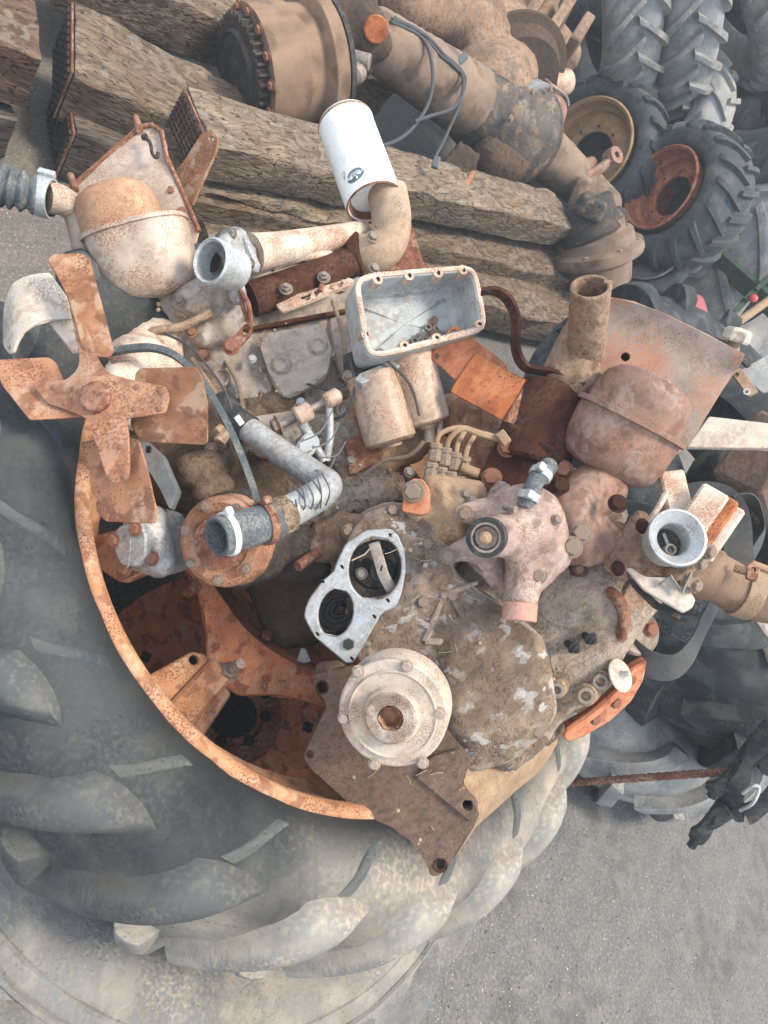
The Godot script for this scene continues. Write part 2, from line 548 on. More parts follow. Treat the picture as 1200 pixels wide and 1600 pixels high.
func materials() -> void:
	bank()
	var R := "6b3a28"
	surf("orange_paint", 0.38, [[1, 0, 1, "9c7054", "ab7d60", 1, 0], [9, .35, 1.0, "ae9480", "b8a08c", .65, -1], [1, .66, .92, "7f5643", "6e4938", .7, .3], [11, .84, .95, "6f4434", "60392c", .7, .25], [12, .94, .975, "4d3328", "432b21", .7, .15]], .75, .09)
	surf("orange_rim", 0.40, [[1, 0, 1, "aa7b58", "b88a67", 1, 0], [9, .35, 1.0, "b89b82", "c4a98f", .65, -1], [1, .68, .95, "8f6048", "7c513d", .65, .35], [11, .84, .96, "7e4c38", "6b3f2f", .65, .3], [12, .95, .98, "4f3324", "432a1f", .7, .2]], .7, .07)
	surf("red_orange", 0.34, [[1, 0, 1, "b8704e", "c68460", 1, 0], [9, .4, 1.0, "b8977e", "c2a38c", .55, -1], [1, .72, .95, "8a5340", "784434", .65, .3], [12, .92, .97, "523226", "46291f", .7, .15]], .76, .08)
	surf("rust", 0.26, [[6, 0, 1, "6a4234", "855845", 1, 0], [8, .6, .9, "966650", "a3735c", .6, .65], [12, .84, .94, "452c22", "38231b", .75, .2], [9, .4, 1.0, "a08874", "ae9886", .6, -1]], .9, .13)
	surf("rust_blade", 0.42, [[6, 0, 1, "7d563f", "8f674c", 1, 0], [9, .4, 1.0, "a07a62", "ac8a70", .65, -1], [1, .64, .78, "a18c78", "ae9b86", .6, .6], [1, .22, .06, "684536", "5a3b2e", .6, .3], [11, .86, .97, "613d2d", "543426", .6, .25], [12, .95, .985, "523429", "452b21", .6, .2]], .84, .09)
	surf("primer", 0.36, [[1, 0, 1, "b5a698", "c6b9ac", 1, 0], [9, .45, 1.0, "a39080", "94806e", .55, -1], [11, .80, .95, "a87660", "8e5a45", .65, .3], [12, .93, .97, "6b4638", "57382c", .8, .2]], .62, .05)
	surf("pale_orange_chips", 0.24, [[1, 0, 1, "c4b5a4", "d3c7b8", 1, 0], [9, .5, 1.0, "b09b88", "a28c78", .6, -1], [11, .80, .84, "a9694c", "96573f", .85, .25], [12, .93, .97, "6f4838", "553527", .8, .15]], .66, .05)
	surf("dusty_paint", 0.5, [[0, 0, 1, "94877b", "a7998c", 1, 0], [0, .6, 1.0, "6f6358", "5d5249", .6, -1], [3, .5, 1.0, "aa9c8e", "b4a698", .4, .6], [12, .92, .97, "86664f", "765443", .5, .4], [12, .97, .99, "4f443b", "443a32", .6, .2]], .78, .06)
	surf("dust_cast", 0.24, [[6, 0, 1, "8e8174", "9f9286", 1, 0], [2, .55, 1.0, "766858", "645648", .5, .25], [8, .5, .95, "ac9d8e", "b9aa9b", .6, .7], [1, .8, .97, "6b5d50", "5a4d42", .5, .4], [12, .92, .97, "4c4037", "3f352d", .55, .1], [9, .5, 1.0, "a19385", "ab9d8f", .5, -1]], .92, .26)
	surf("mud", 0.27, [[6, 0, 1, "7e6c59", "947f6b", 1, 0], [2, .5, .95, "5d4d40", "4c3e33", .65, .15], [8, .5, .95, "a08b76", "b09b86", .65, .8], [12, .88, .95, "42362d", "382e26", .65, .05], [9, .55, 1.0, "9a8672", "a7937e", .5, -1]], .95, .5)
	surf("mud_silver", 0.44, [[6, 0, 1, "6a5b4e", "7f6e5f", 1, 0], [2, .6, 1.0, "53463b", "463a31", .6, .25], [1, .45, 1.0, "94836f", "a3917f", .6, -1], [8, .6, 1.0, "8b7a6a", "998877", .45, .7], [1, .105, .098, "a5a29e", "b2b0ac", .95, .06], [12, .93, .97, "3d322a", "322821", .6, .1]], .9, .3)
	surf("black_oil", 0.2, [[6, 0, 1, "2e2b29", "3d3835", 1, 0], [9, .5, 1.0, "5d534a", "6b6056", .6, -1], [2, .7, .95, "50473f", "5e534a", .5, .7], [12, .92, .96, "1a1817", "161413", .7, .1]], .68, .22)
	surf("cream_paint", 0.24, [[1, 0, 1, "b6a89a", "c3b6a9", 1, 0], [9, .5, 1.0, "a48f7c", "ae947c", .55, -1], [11, .84, .94, "8f7b6a", "7e6a5a", .7, .3], [12, .94, .975, "5c4e43", "4a3e35", .75, .15]], .8, .08)
	surf("pulley_face", 0.14, [[1, 0, 1, "a99e94", "b9aea4", 1, 0], [11, .68, .76, "7f6e60", "6e5d50", .8, .3], [2, .9, .95, "96604c", "86503e", .6, .2], [12, .92, .96, "4f443b", "42372f", .8, .1]], .82, .12)
	surf("pink_cast", 0.26, [[6, 0, 1, "998379", "a69086", 1, 0], [9, .35, 1.0, "b0a196", "bbada2", .7, -1], [1, .68, .97, "7d665b", "6d574d", .6, .35], [11, .86, .97, "705449", "604640", .55, .35], [12, .94, .975, "50403a", "463630", .65, .2]], .85, .12)
	surf("pink_primer", 0.22, [[6, 0, 1, "b08272", "b98c7d", 1, 0], [9, .5, 1.0, "c0a295", "c8aca0", .55, -1], [12, .94, .98, "74503f", "64432f", .6, .2]], .82, .06)
	surf("alu", 0.18, [[6, 0, 1, "9c9fa1", "b0b3b5", 1, 0], [9, .5, 1.0, "9a948d", "8e867d", .55, -1], [2, .75, 1.0, "c6c9ca", "d0d2d3", .5, .6], [12, .9, .96, "58514a", "4a443e", .7, .2]], .52, .08, .3)
	surf("bright_ring", 0.14, [[6, 0, 1, "b6bcbf", "c4c9cb", 1, 0], [9, .6, 1.0, "9b9892", "8e8a84", .55, -1], [12, .94, .98, "6f7071", "5d5e60", .6, .2]], .42, .04, .4)
	surf("tray_grey", 0.4, [[1, 0, 1, "a6abad", "b7bbbc", 1, 0], [9, .55, 1.0, "978f86", "8a8077", .5, -1], [11, .93, .99, "946a54", "85583f", .7, .4], [12, .95, .98, "625951", "544b44", .6, .2]], .6, .04)
	surf("steel", 0.12, [[6, 0, 1, "8c857c", "9f978c", 1, 0], [8, .62, .95, "75665a", "655649", .6, .3], [12, .92, .97, "443a32", "382f29", .7, .1]], .52, .06, .35)
	surf("bolt_dusty", 0.05, [[6, 0, 1, "7d6d60", "928272", 1, 0], [2, .6, 1.0, "5e5045", "50443a", .6, .2], [8, .6, .95, "a6958a", "b0a094", .6, .7]], .82, .04)
	surf("bolt_rust", 0.05, [[6, 0, 1, "7b4f3d", "956450", 1, 0], [2, .7, 1.0, "54352a", "482c22", .6, .2], [8, .6, .95, "aa8f7d", "b39a88", .6, .7]], .86, .04)
	surf("plate_brown", 0.34, [[6, 0, 1, "57483e", "665649", 1, 0], [2, .55, 1.0, "493c33", "3e3229", .55, .25], [9, .5, 1.0, "79604f", "85695a", .5, -1], [11, .8, .92, "84695a", "937766", .5, .6], [12, .94, .97, "9a8a7b", "a69686", .5, .8]], .86, .14)
	surf("tank_rust", 0.36, [[1, 0, 1, "7c6054", "8b6d60", 1, 0], [9, .4, 1.0, "97847a", "a29085", .65, -1], [11, .74, .9, "a36d54", "ac785e", .55, .6], [1, .78, .96, "674a3e", "5a4035", .5, .3], [12, .93, .97, "523e33", "46342b", .65, .2]], .76, .07)
	surf("plate_orange_grey", 0.42, [[1, 0, 1, "827469", "92857b", 1, 0], [9, .4, 1.0, "98897e", "a39488", .5, -1], [11, .72, .77, "b36a4a", "bb7552", .8, .62], [12, .9, .96, "5f483c", "523d32", .7, .3]], .74, .07)
	surf("tyre", 0.95, [[0, 0, 1, "43494c", "4f5557", 1, 0], [9, .4, 1.0, "696c6b", "7c7c78", .5, -1], [0, .6, 1.0, "74746f", "8b8880", .5, -1], [2, .55, .9, "51565a", "5b6062", .4, .7], [3, .6, .9, "63676a", "6b6e6e", .3, .6], [11, .92, 1.0, "948e84", "a49c90", .4, .65]], .9, .3)
	surf("tyre_dusty", 0.85, [[0, 0, 1, "7c7f81", "8d8e8e", 1, 0], [1, .4, 1.0, "9c9a96", "aeaba5", .6, -1], [0, .65, 1.0, "646a6e", "596065", .5, -1], [2, .55, .9, "848482", "908f8c", .45, .72], [3, .6, .95, "a19c94", "aaa59c", .35, .6], [11, .90, 1.0, "b6aea2", "c0b8aa", .5, .65], [12, .96, .99, "565a5c", "4c5053", .3, .2]], .9, .36)
	surf("tyre_dark", 0.7, [[0, 0, 1, "24282a", "303436", 1, 0], [1, .5, 1.0, "43484a", "525657", .7, -1], [3, .6, 1.0, "3d4142", "464a4a", .4, .6], [11, .92, 1.0, "75756e", "858279", .5, .6]], .78, .18)
	surf("hose", 0.14, [[6, 0, 1, "4b5358", "5a6368", 1, 0], [9, .5, 1.0, "88847b", "979187", .6, -1], [12, .94, .98, "32373a", "2a2f32", .5, .1]], .74, .05)
	surf("dark_rubber", 0.14, [[6, 0, 1, "2a2c2e", "363839", 1, 0], [9, .55, 1.0, "5a5752", "66625c", .6, -1]], .74, .08)
	surf("timber", 0.6, [[6, 0, 1, "716557", "84776a", 1, 0], [1, .4, 1.0, "968a7b", "9f9384", .6, .6], [5, .085, .04, "2a231d", "201a16", .9, 0], [4, .93, .965, "332b24", "282019", .75, 0], [3, .55, 1.0, "7a6e61", "6a5f53", .45, .4], [2, .6, 1.0, "5c5146", "4e443b", .55, .3], [12, .95, .98, "3d342c", "332b25", .5, .1]], .94, .7)
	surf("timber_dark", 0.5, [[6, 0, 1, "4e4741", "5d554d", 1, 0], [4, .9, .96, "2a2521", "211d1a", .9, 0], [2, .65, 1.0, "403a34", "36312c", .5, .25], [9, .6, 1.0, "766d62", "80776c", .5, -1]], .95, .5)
	surf("asphalt", 0.36, [[2, 0, 1, "5f5e5d", "6d6c6a", 1, 0], [3, .78, .95, "807e7a", "8d8a86", .6, .7], [10, .94, .975, "a8a59f", "b8b5ae", .85, .85], [7, .93, .97, "454342", "3b3938", .7, .1], [9, .5, 1.0, "7c7771", "85807a", .4, -1]], .94, .28)
	surf("white_paint", 0.3, [[1, 0, 1, "eef1f1", "f4f6f6", 1, 0], [12, .985, .995, "8f8a84", "77716b", .7, .3], [9, .85, 1.0, "dedfdb", "d6d6d0", .5, -1]], .35, .0)
	surf("sheet_grey", 0.3, [[1, 0, 1, "717476", "808384", 1, 0], [9, .5, 1.0, "94908a", "a09b93", .55, -1], [12, .94, .98, "504d49", "423f3b", .6, .2]], .62, .04)
	surf("cream_sheet", 0.3, [[1, 0, 1, "b3a89c", "c2b7ab", 1, 0], [9, .6, 1.0, "a08c7c", "927d6b", .5, -1], [11, .88, .91, "ddd2bb", "e4dac4", .85, .6], [12, .95, .98, "6b5a4d", "594a3f", .6, .2]], .68, .05)
	surf("green_paint", 0.3, [[1, 0, 1, "23392a", "2d4634", 1, 0], [9, .5, 1.0, "4c554c", "575f56", .6, -1]], .7, .05)
	surf("oily_cast", 0.4, [[0, 0, 1, "4c4742", "5b554f", 1, 0], [0, .6, 1.0, "857a6e", "948879", .6, .6], [9, .5, 1.0, "2f2c2a", "272523", .6, .4], [1, .85, .95, "8a6a4c", "96704c", .6, .6], [12, .92, .97, "242120", "1e1c1b", .5, .2]], .6, .12)
	surf("grey_cast", 0.3, [[6, 0, 1, "a0958a", "ada297", 1, 0], [9, .4, 1.0, "8c7f72", "7d7063", .6, .3], [8, .6, .95, "b4a89c", "bdb1a5", .5, .65], [12, .92, .97, "574b41", "493e35", .6, .15]], .85, .12)
	# broad stains laid over the finer pattern
	for q in [["asphalt", 1.9, [[0, .62, 1.0, "44423f", "3b3937", .32, -1], [1, .9, .98, "393532", "302d2b", .16, -1], [9, .72, 1.0, "83817d", "8b8985", .3, -1]]], ["timber", 1.3, [[0, .55, 1.0, "4c443b", "40382f", .5, -1], [9, .7, 1.0, "a1968a", "a99e91", .4, -1]]], ["dust_cast", 0.9, [[0, .6, 1.0, "4f443a", "43392f", .5, -1]]], ["mud_silver", 0.8, [[0, .55, 1.0, "46392e", "3b3027", .55, -1]]], ["primer", 0.8, [[0, .6, 1.0, "8a7464", "7d6756", .5, -1]]]]:
		var im: Image
		for l in q[2]:
			var lut := PackedInt32Array(); lut.resize(256)
			for i in 256:
				var v := i / 255.0
				lut[i] = _pack(Color(l[3]).lerp(Color(l[4]), v), smoothstep(l[1], l[2], v) * l[5])
			var a := _layer(l[0], 50021 * (1 + int(q[1] * 10.0)), lut)
			if im == null: im = a
			else: im.blend_rect(a, Rect2i(0, 0, N, N), Vector2i.ZERO)
		var m: StandardMaterial3D = M[q[0]]
		m.detail_enabled = true; m.detail_albedo = ImageTexture.create_from_image(im); m.detail_uv_layer = BaseMaterial3D.DETAIL_UV_2
		m.uv2_triplanar = true; m.uv2_scale = Vector3.ONE / q[1]
		if q[0] == "asphalt": m.uv2_world_triplanar = true
	plain("black_void", "141414", .9)
	plain("red_lens", "b43b3b", .3)
	plain("pink_cloth", "d87f80", .9)
	plain("wire_grey", "5b6166", .6)
	plain("wire_dark", "3c4043", .6)
	plain("print_blue", "54707a", .5)
	plain("print_white", "eef2f2", .5)
	plain("clip_white", "d9dbda", .4)
	plain("lead_mark", "9b9b9b", .8)
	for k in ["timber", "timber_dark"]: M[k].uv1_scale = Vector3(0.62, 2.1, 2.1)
	like("tyre_beige", "tyre", Color("fff8ee")); M["tyre_beige"].albedo_texture = M["tyre_dusty"].albedo_texture; M["tyre_beige"].heightmap_texture = M["tyre_dusty"].heightmap_texture
	like("tyre_low", "tyre_dusty", Color("e6e3de"))
	like("timber", "timber", Color("e6e0d8")); like("strap_grey", "sheet_grey", Color("9a9a98")); M["tyre"].albedo_color = Color("dcdee0")
	like("tyre_mid", "tyre_beige", Color("9da0a0"))
	like("crank_grey", "dust_cast", Color("b8aea4")); plain("straw", "a08f76", .95)
	like("rim_cream", "cream_paint", Color("e2c9a0")); like("rim_red", "orange_paint", Color("ffd6c6"))
	like("drum", "dusty_paint", Color("dcc8b8")); like("axle_paint", "dusty_paint", Color("d2c8c0")); like("axle_dark", "dust_cast", Color("8a8078"))
	like("tan_steel", "cream_paint", Color("d8c6b0")); like("pipe_dusty", "dust_cast", Color("f2ded0")); like("rust_dark", "rust", Color("8f8078"))
	like("crust_pale", "dust_cast", Color("fff0e0")); like("orange_bright", "orange_paint", Color("ffd0a8")); like("timber_pale", "timber", Color("fffdf8"))
	like("elbow_cast", "cream_paint", Color("f0e4d4")); like("pink_timber", "timber", Color("d2bdb4")); like("can_metal", "primer", Color("fff6ee"), .42)
	like("lid_orange", "primer", Color("f2d2b8"))
func _ready() -> void:
	rng.seed = 5
	n3.seed = 3; n3.frequency = 1.0; n3.fractal_octaves = 3
	var cam := Camera3D.new()
	cam.name = "camera"
	cam.transform = Transform3D(CB, EYE)
	cam.fov = rad_to_deg(2.0 * atan(800.0 / F))
	cam.near = 0.05; cam.far = 200.0
	add_child(cam)
	cam.current = true
	var sun := DirectionalLight3D.new()
	sun.name = "sun"
	sun.light_energy = 0.75; sun.light_angular_distance = 16.0; sun.light_color = Color(1, 0.94, 0.86)
	sun.shadow_enabled = true
	add_child(sun)
	sun.look_at_from_position(Vector3(0.9, 4.0, -0.6), Vector3.ZERO)
	var sm := ProceduralSkyMaterial.new()
	sm.sky_top_color = Color(0.84, 0.88, 0.94); sm.sky_horizon_color = Color(0.92, 0.94, 0.96)
	sm.ground_horizon_color = Color(0.5, 0.49, 0.48); sm.ground_bottom_color = Color(0.3, 0.29, 0.28)
	sm.sky_curve = 0.2
	var sky := Sky.new(); sky.sky_material = sm
	var e := Environment.new()
	e.background_mode = Environment.BG_SKY; e.sky = sky
	e.tonemap_mode = Environment.TONE_MAPPER_LINEAR
	e.tonemap_exposure = 2.05
	e.fog_enabled = true; e.fog_density = 0.013; e.fog_light_color = Color(0.86, 0.91, 0.95)
	e.sdfgi_enabled = true; e.ssao_enabled = true; e.ssil_enabled = true
	var we := WorldEnvironment.new(); we.name = "environment"; we.environment = e
	add_child(we)
	materials()
	build_yard()
	build_wheel()
	build_far()
	build_engine_left()
	build_engine_right()
	build_small()
# ---------- sleepers
func beam(called: String, label: String, cat: String, k: Array, e: Array, wd: float, th: float, roll: float, m: String, group := "", plate_end := false, rough := 1.0) -> void:
	var a := G(k[0], k[1], k[2]); var b := G(e[0], e[1], e[2])
	var x := (b - a).normalized(); var ln := a.distance_to(b)
	var up := (Vector3.UP - x * x.y).normalized().rotated(x, deg_to_rad(roll))
	var z := x.cross(up)
	if z.dot(a - EYE) < 0.0: z = -z
	var bs := Basis(x, up, x.cross(up))
	if called == "railway_sleeper": group = "sleepers in the timber stack"
	var o := Node3D.new(); o.name = nm(called)
	T = o; O = Vector3.ZERO
	o.transform = Transform3D(bs, a)
	tag(o, label, cat, group); add_child(o, true)
	var sg := 1.0 if bs.z.dot(z) > 0.0 else -1.0
	var s := Soup.new()
	var rings := []
	var nx := 22
	for i in nx + 1:
		var t := i / float(nx)
		var g := PackedVector3Array()
		var p := rnd_poly(PackedVector2Array([Vector2(0, 0), Vector2(0, wd * sg), Vector2(-th, wd * sg), Vector2(-th, 0)]), 0.012, 2)
		var ce := Vector2(-th, wd * sg) * 0.5
		for q in _resample(p, 0.05):
			var sh := 1.0 - (0.02 if i == 0 or i == nx else 0.0)
			var v := ce + (q - ce) * sh
			var w := Vector3(t * ln, v.x, v.y)
			w += Vector3(0, n3.get_noise_3dv(w * Vector3(5, 16, 16) + a * 9.0), n3.get_noise_3dv(w * Vector3(5, 16, 16) - a * 7.0)) * 0.018 * rough
			g.append(w)
		rings.append(g)
	s.loft(rings)
	put(s, "beam", m, o, 50.0, 0.2)
	if plate_end:   # a perforated nail plate pressed over the end grain
		var pl := Soup.new()
		var nw := 9; var nh := 7
		for i in nw: for j in nh:
			var cx := (i + 0.5) / nw; var cy := (j + 0.5) / nh
			pl.box(Vector3(-0.012, -th * (0.06 + 0.88 * cy), sg * wd * (0.05 + 0.9 * cx)), Basis.IDENTITY, Vector3(0.004, th * 0.88 / nh * 0.22, wd * 0.9 / nw * 0.36), 0.001)
		var pm := Soup.new()
		pm.box(Vector3(-0.006, -th * 0.5, sg * wd * 0.5), Basis.IDENTITY, Vector3(0.003, th * 0.47, wd * 0.47), 0.001)
		put(pm, "nail_plate", "rust", o)
		var sl := put(pl, "tooth", "black_oil", o)
		sl.set_meta("kind", "stuff")

# ---------- tyres
func sect(th: float, R: float, rr: float, wd: float, off := 0.0) -> Vector2:   # tyre cross-section: (radius, along the axle)
	var c := cos(th); var s := sin(th)
	return Vector2((R + rr) * 0.5 + ((R - rr) * 0.5 + off) * signf(s) * pow(absf(s), 0.85), (wd * 0.5 + off) * signf(c) * pow(absf(c), 0.74))
func pol(p: Vector2, a: float) -> Vector3:
	return Vector3(cos(a) * p.x, sin(a) * p.x, p.y)
func tyre_soup(R: float, rr: float, wd: float, n := 72, wob := 0.006, k := 22) -> Soup:
	var s := Soup.new()
	var rings := []
	for i in k + 1:
		var th := deg_to_rad(lerpf(-72.0, 252.0, i / float(k)))
		var g := PackedVector3Array()
		for j in n:
			var a := TAU * j / n
			var q := pol(sect(th, R, rr, wd), a)
			g.append(q + q.normalized() * n3.get_noise_3dv(q * 7.0) * wob * 2.0)
		rings.append(g)
	for i in k + 1:   # the inner face
		var th := deg_to_rad(lerpf(252.0, -72.0, i / float(k)))
		var g := PackedVector3Array()
		for j in n: g.append(pol(sect(th, R, rr, wd, -0.02) , TAU * j / n))
		rings.append(g)
	rings.append(rings[0])
	s.loft(rings, false, false)
	return s
func lug_soup(R: float, rr: float, wd: float, side: float, h: float, w: float, spread: float, t0 := 92.0, t1 := 18.0, sharp := false, k := 12) -> Soup:
	var s := Soup.new()
	var rings := []
	for i in k + 1:
		var t := i / float(k)
		var th := deg_to_rad(lerpf(t0, t1, t))
		var hh := h * (1.0 if t < 0.8 else lerpf(1.0, 0.62, (t - 0.8) / 0.2))
		var a := spread * pow(t, 0.8)
		var ww := w * (0.85 + 0.35 * t)
		var g := PackedVector3Array()
		for c in [[-1.12, -0.6], [-1.0, 0.5], [-0.94, 0.95], [-0.85, 1.0], [0.0, 1.02], [0.85, 1.0], [0.94, 0.95], [1.0, 0.5], [1.12, -0.6]] if sharp else [[-1.6, -0.3], [-1.25, 0.12], [-0.95, 0.6], [-0.65, 0.93], [0.0, 1.02], [0.65, 0.93], [0.95, 0.6], [1.25, 0.12], [1.6, -0.3]]:
			var p := sect(th, R, rr, wd, hh * c[1] if c[1] > 0.0 else -0.01)
			p.y *= side
			g.append(pol(p, a + c[0] * ww / (2.0 * p.x)))
		rings.append(g)
	var last: PackedVector3Array = rings[-1]; var mc := Vector3.ZERO
	for q in last: mc += q / last.size()
	var inw := (pol(sect(deg_to_rad(t1 - 10.0), R, rr, wd, -0.012) * Vector2(1, side), spread * 1.03) - mc)
	for f in [[0.3, 0.9], [0.75, 0.7], [1.0, 0.5]]:
		var g := PackedVector3Array()
		for q in last: g.append(mc + (q - mc) * f[1] + inw * f[0])
		rings.append(g)
	s.loft(rings)
	return s
func tyre_part(parent: Node3D, xf: Transform3D, R: float, rr: float, wd: float, m: String, lugs: int, h := 0.03, w := 0.05, spread := 0.34, only := [], n := 72, wob := 0.006, t1 := 18.0, called := "tyre", sharp := false) -> Node3D:
	var key := "t%s_%s_%s_%s" % [R, rr, wd, n]
	if not mesh_cache.has(key): mesh_cache[key] = mesh_of(tyre_soup(R, rr, wd, n, wob), Vector3.ZERO, 55.0, 0.2, 2.6)
	var o := inst(mesh_cache[key], called, m, xf, parent)
	if lugs > 0:
		for sd in [1.0, -1.0]:
			var lk := key + "l%s%s" % [sd, t1]
			if not mesh_cache.has(lk): mesh_cache[lk] = mesh_of(lug_soup(R, rr, wd, sd, h, w, spread, 92.0, t1, sharp), Vector3.ZERO, 34.0 if sharp else 48.0, 0.2)
			for i in lugs:
				var a := TAU * (i + (0.5 if sd < 0.0 else 0.0)) / lugs
				if only.size() == 3 and absf(wrapf(a + spread * 0.5 - only[0], -PI, PI)) > only[1]: continue
				if only.size() == 3 and only[2] != 0.0 and only[2] != sd: continue
				var l := MeshInstance3D.new()
				l.name = "lug"; l.mesh = mesh_cache[lk]; l.material_override = M[m]
				l.transform = Transform3D(Basis(Vector3.BACK, a), Vector3.ZERO)
				o.add_child(l, true)
	return o
func rim_part(parent: Node3D, xf: Transform3D, rr: float, depth: float, m: String, hole: float, disc: float, bolts := 8) -> Node3D:
	var s := Soup.new()
	s.lathe(xf.origin, xf.basis, [rr * 0.97, 0.0, rr * 1.03, 0.004, rr * 1.04, 0.014, rr * 1.0, 0.02, rr * 0.95, 0.008, rr * 0.93, -depth * 0.18, rr * 0.86, -depth * 0.24, rr * 0.84, -disc, hole + 0.03, -disc + 0.012, hole, -disc, hole, -disc - 0.012, rr * 0.86, -disc - 0.015, rr * 0.86, -depth, rr * 0.99, -depth], 40)
	var o := put(s, "rim", m, parent, 30.0)
	for i in bolts:
		var a := TAU * i / bolts
		var p := xf * Vector3(cos(a) * (hole + rr * 0.09), sin(a) * (hole + rr * 0.09), -disc + 0.012)
		inst(hexm("rivet"), "bolt_hole", "black_void", Transform3D(xf.basis.scaled(Vector3.ONE * rr * 0.03), p), o)
	return o
func axle_frame(p: Vector3, ax: Vector3, spin := 0.0) -> Transform3D:
	return Transform3D(zb(ax) * Basis(Vector3.BACK, spin), p)
func yard_tyre(called: String, label: String, px: float, py: float, d: float, ax: Vector3, R: float, rr: float, wd: float, m: String, lugs: int, rim := "", group := "", hole := 0.0, h := 0.03, spread := 0.34, spin := 0.0) -> Node3D:
	var p := C(px, py, d)
	var xf := axle_frame(p, ax, spin)
	thing(called, label, "wheel" if rim else "tyre", p, group if group else "wheels in the heap" if rim else "tyres in the heap")
	tyre_part(T, xf, R, rr, wd, m, lugs, h, R * 0.085 * 18.0 / maxi(lugs, 18), spread, [], 72, 0.004, 26.0, "tyre", true)
	if rim:
		rim_part(T, Transform3D(xf.basis, xf * Vector3(0, 0, wd * 0.49)), rr * 1.04, wd * 0.9, rim, hole, wd * 0.3)
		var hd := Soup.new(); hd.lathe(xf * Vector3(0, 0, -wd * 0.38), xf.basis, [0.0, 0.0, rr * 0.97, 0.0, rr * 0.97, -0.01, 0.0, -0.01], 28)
		put(hd, "added_shade_disc", "black_oil")  # black disc added behind the hub hole, stands in for shade inside the wheel
	return T

func build_yard() -> void:
	var s := Soup.new()
	var gs := 2.0
	for i in range(-30, 30): for j in range(-40, 12):
		s.quad(Vector3(i * gs, 0, j * gs), Vector3(i * gs, 0, (j + 1) * gs), Vector3((i + 1) * gs, 0, (j + 1) * gs), Vector3((i + 1) * gs, 0, j * gs))
	var g := solo(s, "ground", "asphalt", "grey worn asphalt of the yard", "", Vector3.ZERO, "", "structure", 42.0, 0.3)
	g.material_override.uv1_world_triplanar = true
	# loose grit on the asphalt
	var gm := Soup.new()
	gm.lathe(Vector3.ZERO, Basis(Vector3.RIGHT, Vector3.FORWARD, Vector3.UP), [0.0, -0.5, 0.8, -0.3, 1.0, 0.1, 0.6, 0.6, 0.0, 0.7], 6)
	var mm := MultiMesh.new()
	mm.transform_format = MultiMesh.TRANSFORM_3D; mm.use_colors = true
	mm.mesh = mesh_of(gm, Vector3.ZERO, 20.0, 0.0)
	mm.instance_count = 5200
	for i in 5200:
		var p := G(rng.randf_range(560, 1260), rng.randf_range(1130, 1640)) if i < 4000 else G(rng.randf_range(-60, 330), rng.randf_range(100, 560))
		var r := 0.0009 + 0.0019 * pow(rng.randf(), 3.0)
		var b := Basis.from_euler(Vector3(rng.randf() * 0.6, rng.randf() * TAU, rng.randf() * 0.6)).scaled(Vector3(r * rng.randf_range(0.8, 1.6), r * 0.8, r))
		mm.set_instance_transform(i, Transform3D(b, p + Vector3(0, r * 0.3, 0)))
		var c := rng.randf_range(0.14, 0.5) if rng.randf() > 0.25 else 0.05
		mm.set_instance_color(i, Color(c, c * 0.97, c * 0.93))
	var gi := MultiMeshInstance3D.new()
	gi.name = "loose_grit"; gi.multimesh = mm
	var gmat := StandardMaterial3D.new(); gmat.vertex_color_use_as_albedo = true; gmat.roughness = 0.9
	gi.material_override = gmat
	tag(gi, "loose pale grit scattered over the asphalt", "grit", "", "stuff")
	add_child(gi)
	beam("railway_sleeper", "grey cracked sleeper under the drum hub, nail plate on its end", "timber", [118, 116, 0.29], [600, 347, 0.29], 0.31, 0.17, 0, "timber", "", true)
	beam("railway_sleeper", "pale sleeper with a perforated rusty nail plate on its end, under the axle", "timber", [333, 228, 0.435], [900, 358, 0.435], 0.2, 0.125, 0, "timber_pale", "", true)
	beam("split_plank", "thin pale splintered plank wedged below the nail-plated sleeper", "plank", [318, 297, 0.29], [600, 362, 0.29], 0.1, 0.025, 6, "timber_pale", "", false, 1.6)
	beam("railway_sleeper", "weathered grey sleeper lying beneath the splintered plank", "timber", [300, 312, 0.265], [920, 442, 0.265], 0.27, 0.15, 0, "timber")
	beam("railway_sleeper", "lowest sleeper of the stack, behind the upturned rocker cover", "timber", [330, 385, 0.20], [980, 530, 0.20], 0.25, 0.14, 0, "timber")
	beam("railway_sleeper", "pinkish worn timber butting against the grey cracked sleeper", "timber", [-300, -60, 0.34], [64, 96, 0.34], 0.5, 0.17, 0, "pink_timber")
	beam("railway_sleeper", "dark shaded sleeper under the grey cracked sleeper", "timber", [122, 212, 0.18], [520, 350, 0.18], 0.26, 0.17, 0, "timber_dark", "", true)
	beam("railway_sleeper", "grey timber behind the cracked sleeper, half covered by the drum hub", "timber", [112, -62, 0.35], [620, 140, 0.35], 0.27, 0.17, 0, "timber")
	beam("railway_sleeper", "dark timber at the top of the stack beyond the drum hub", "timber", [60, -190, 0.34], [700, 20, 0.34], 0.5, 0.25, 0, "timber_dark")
	beam("railway_sleeper", "dark short block in shade at the edge of the timber stack", "timber", [-180, 150, 0.15], [28, 190, 0.15], 0.3, 0.14, 0, "timber_dark")

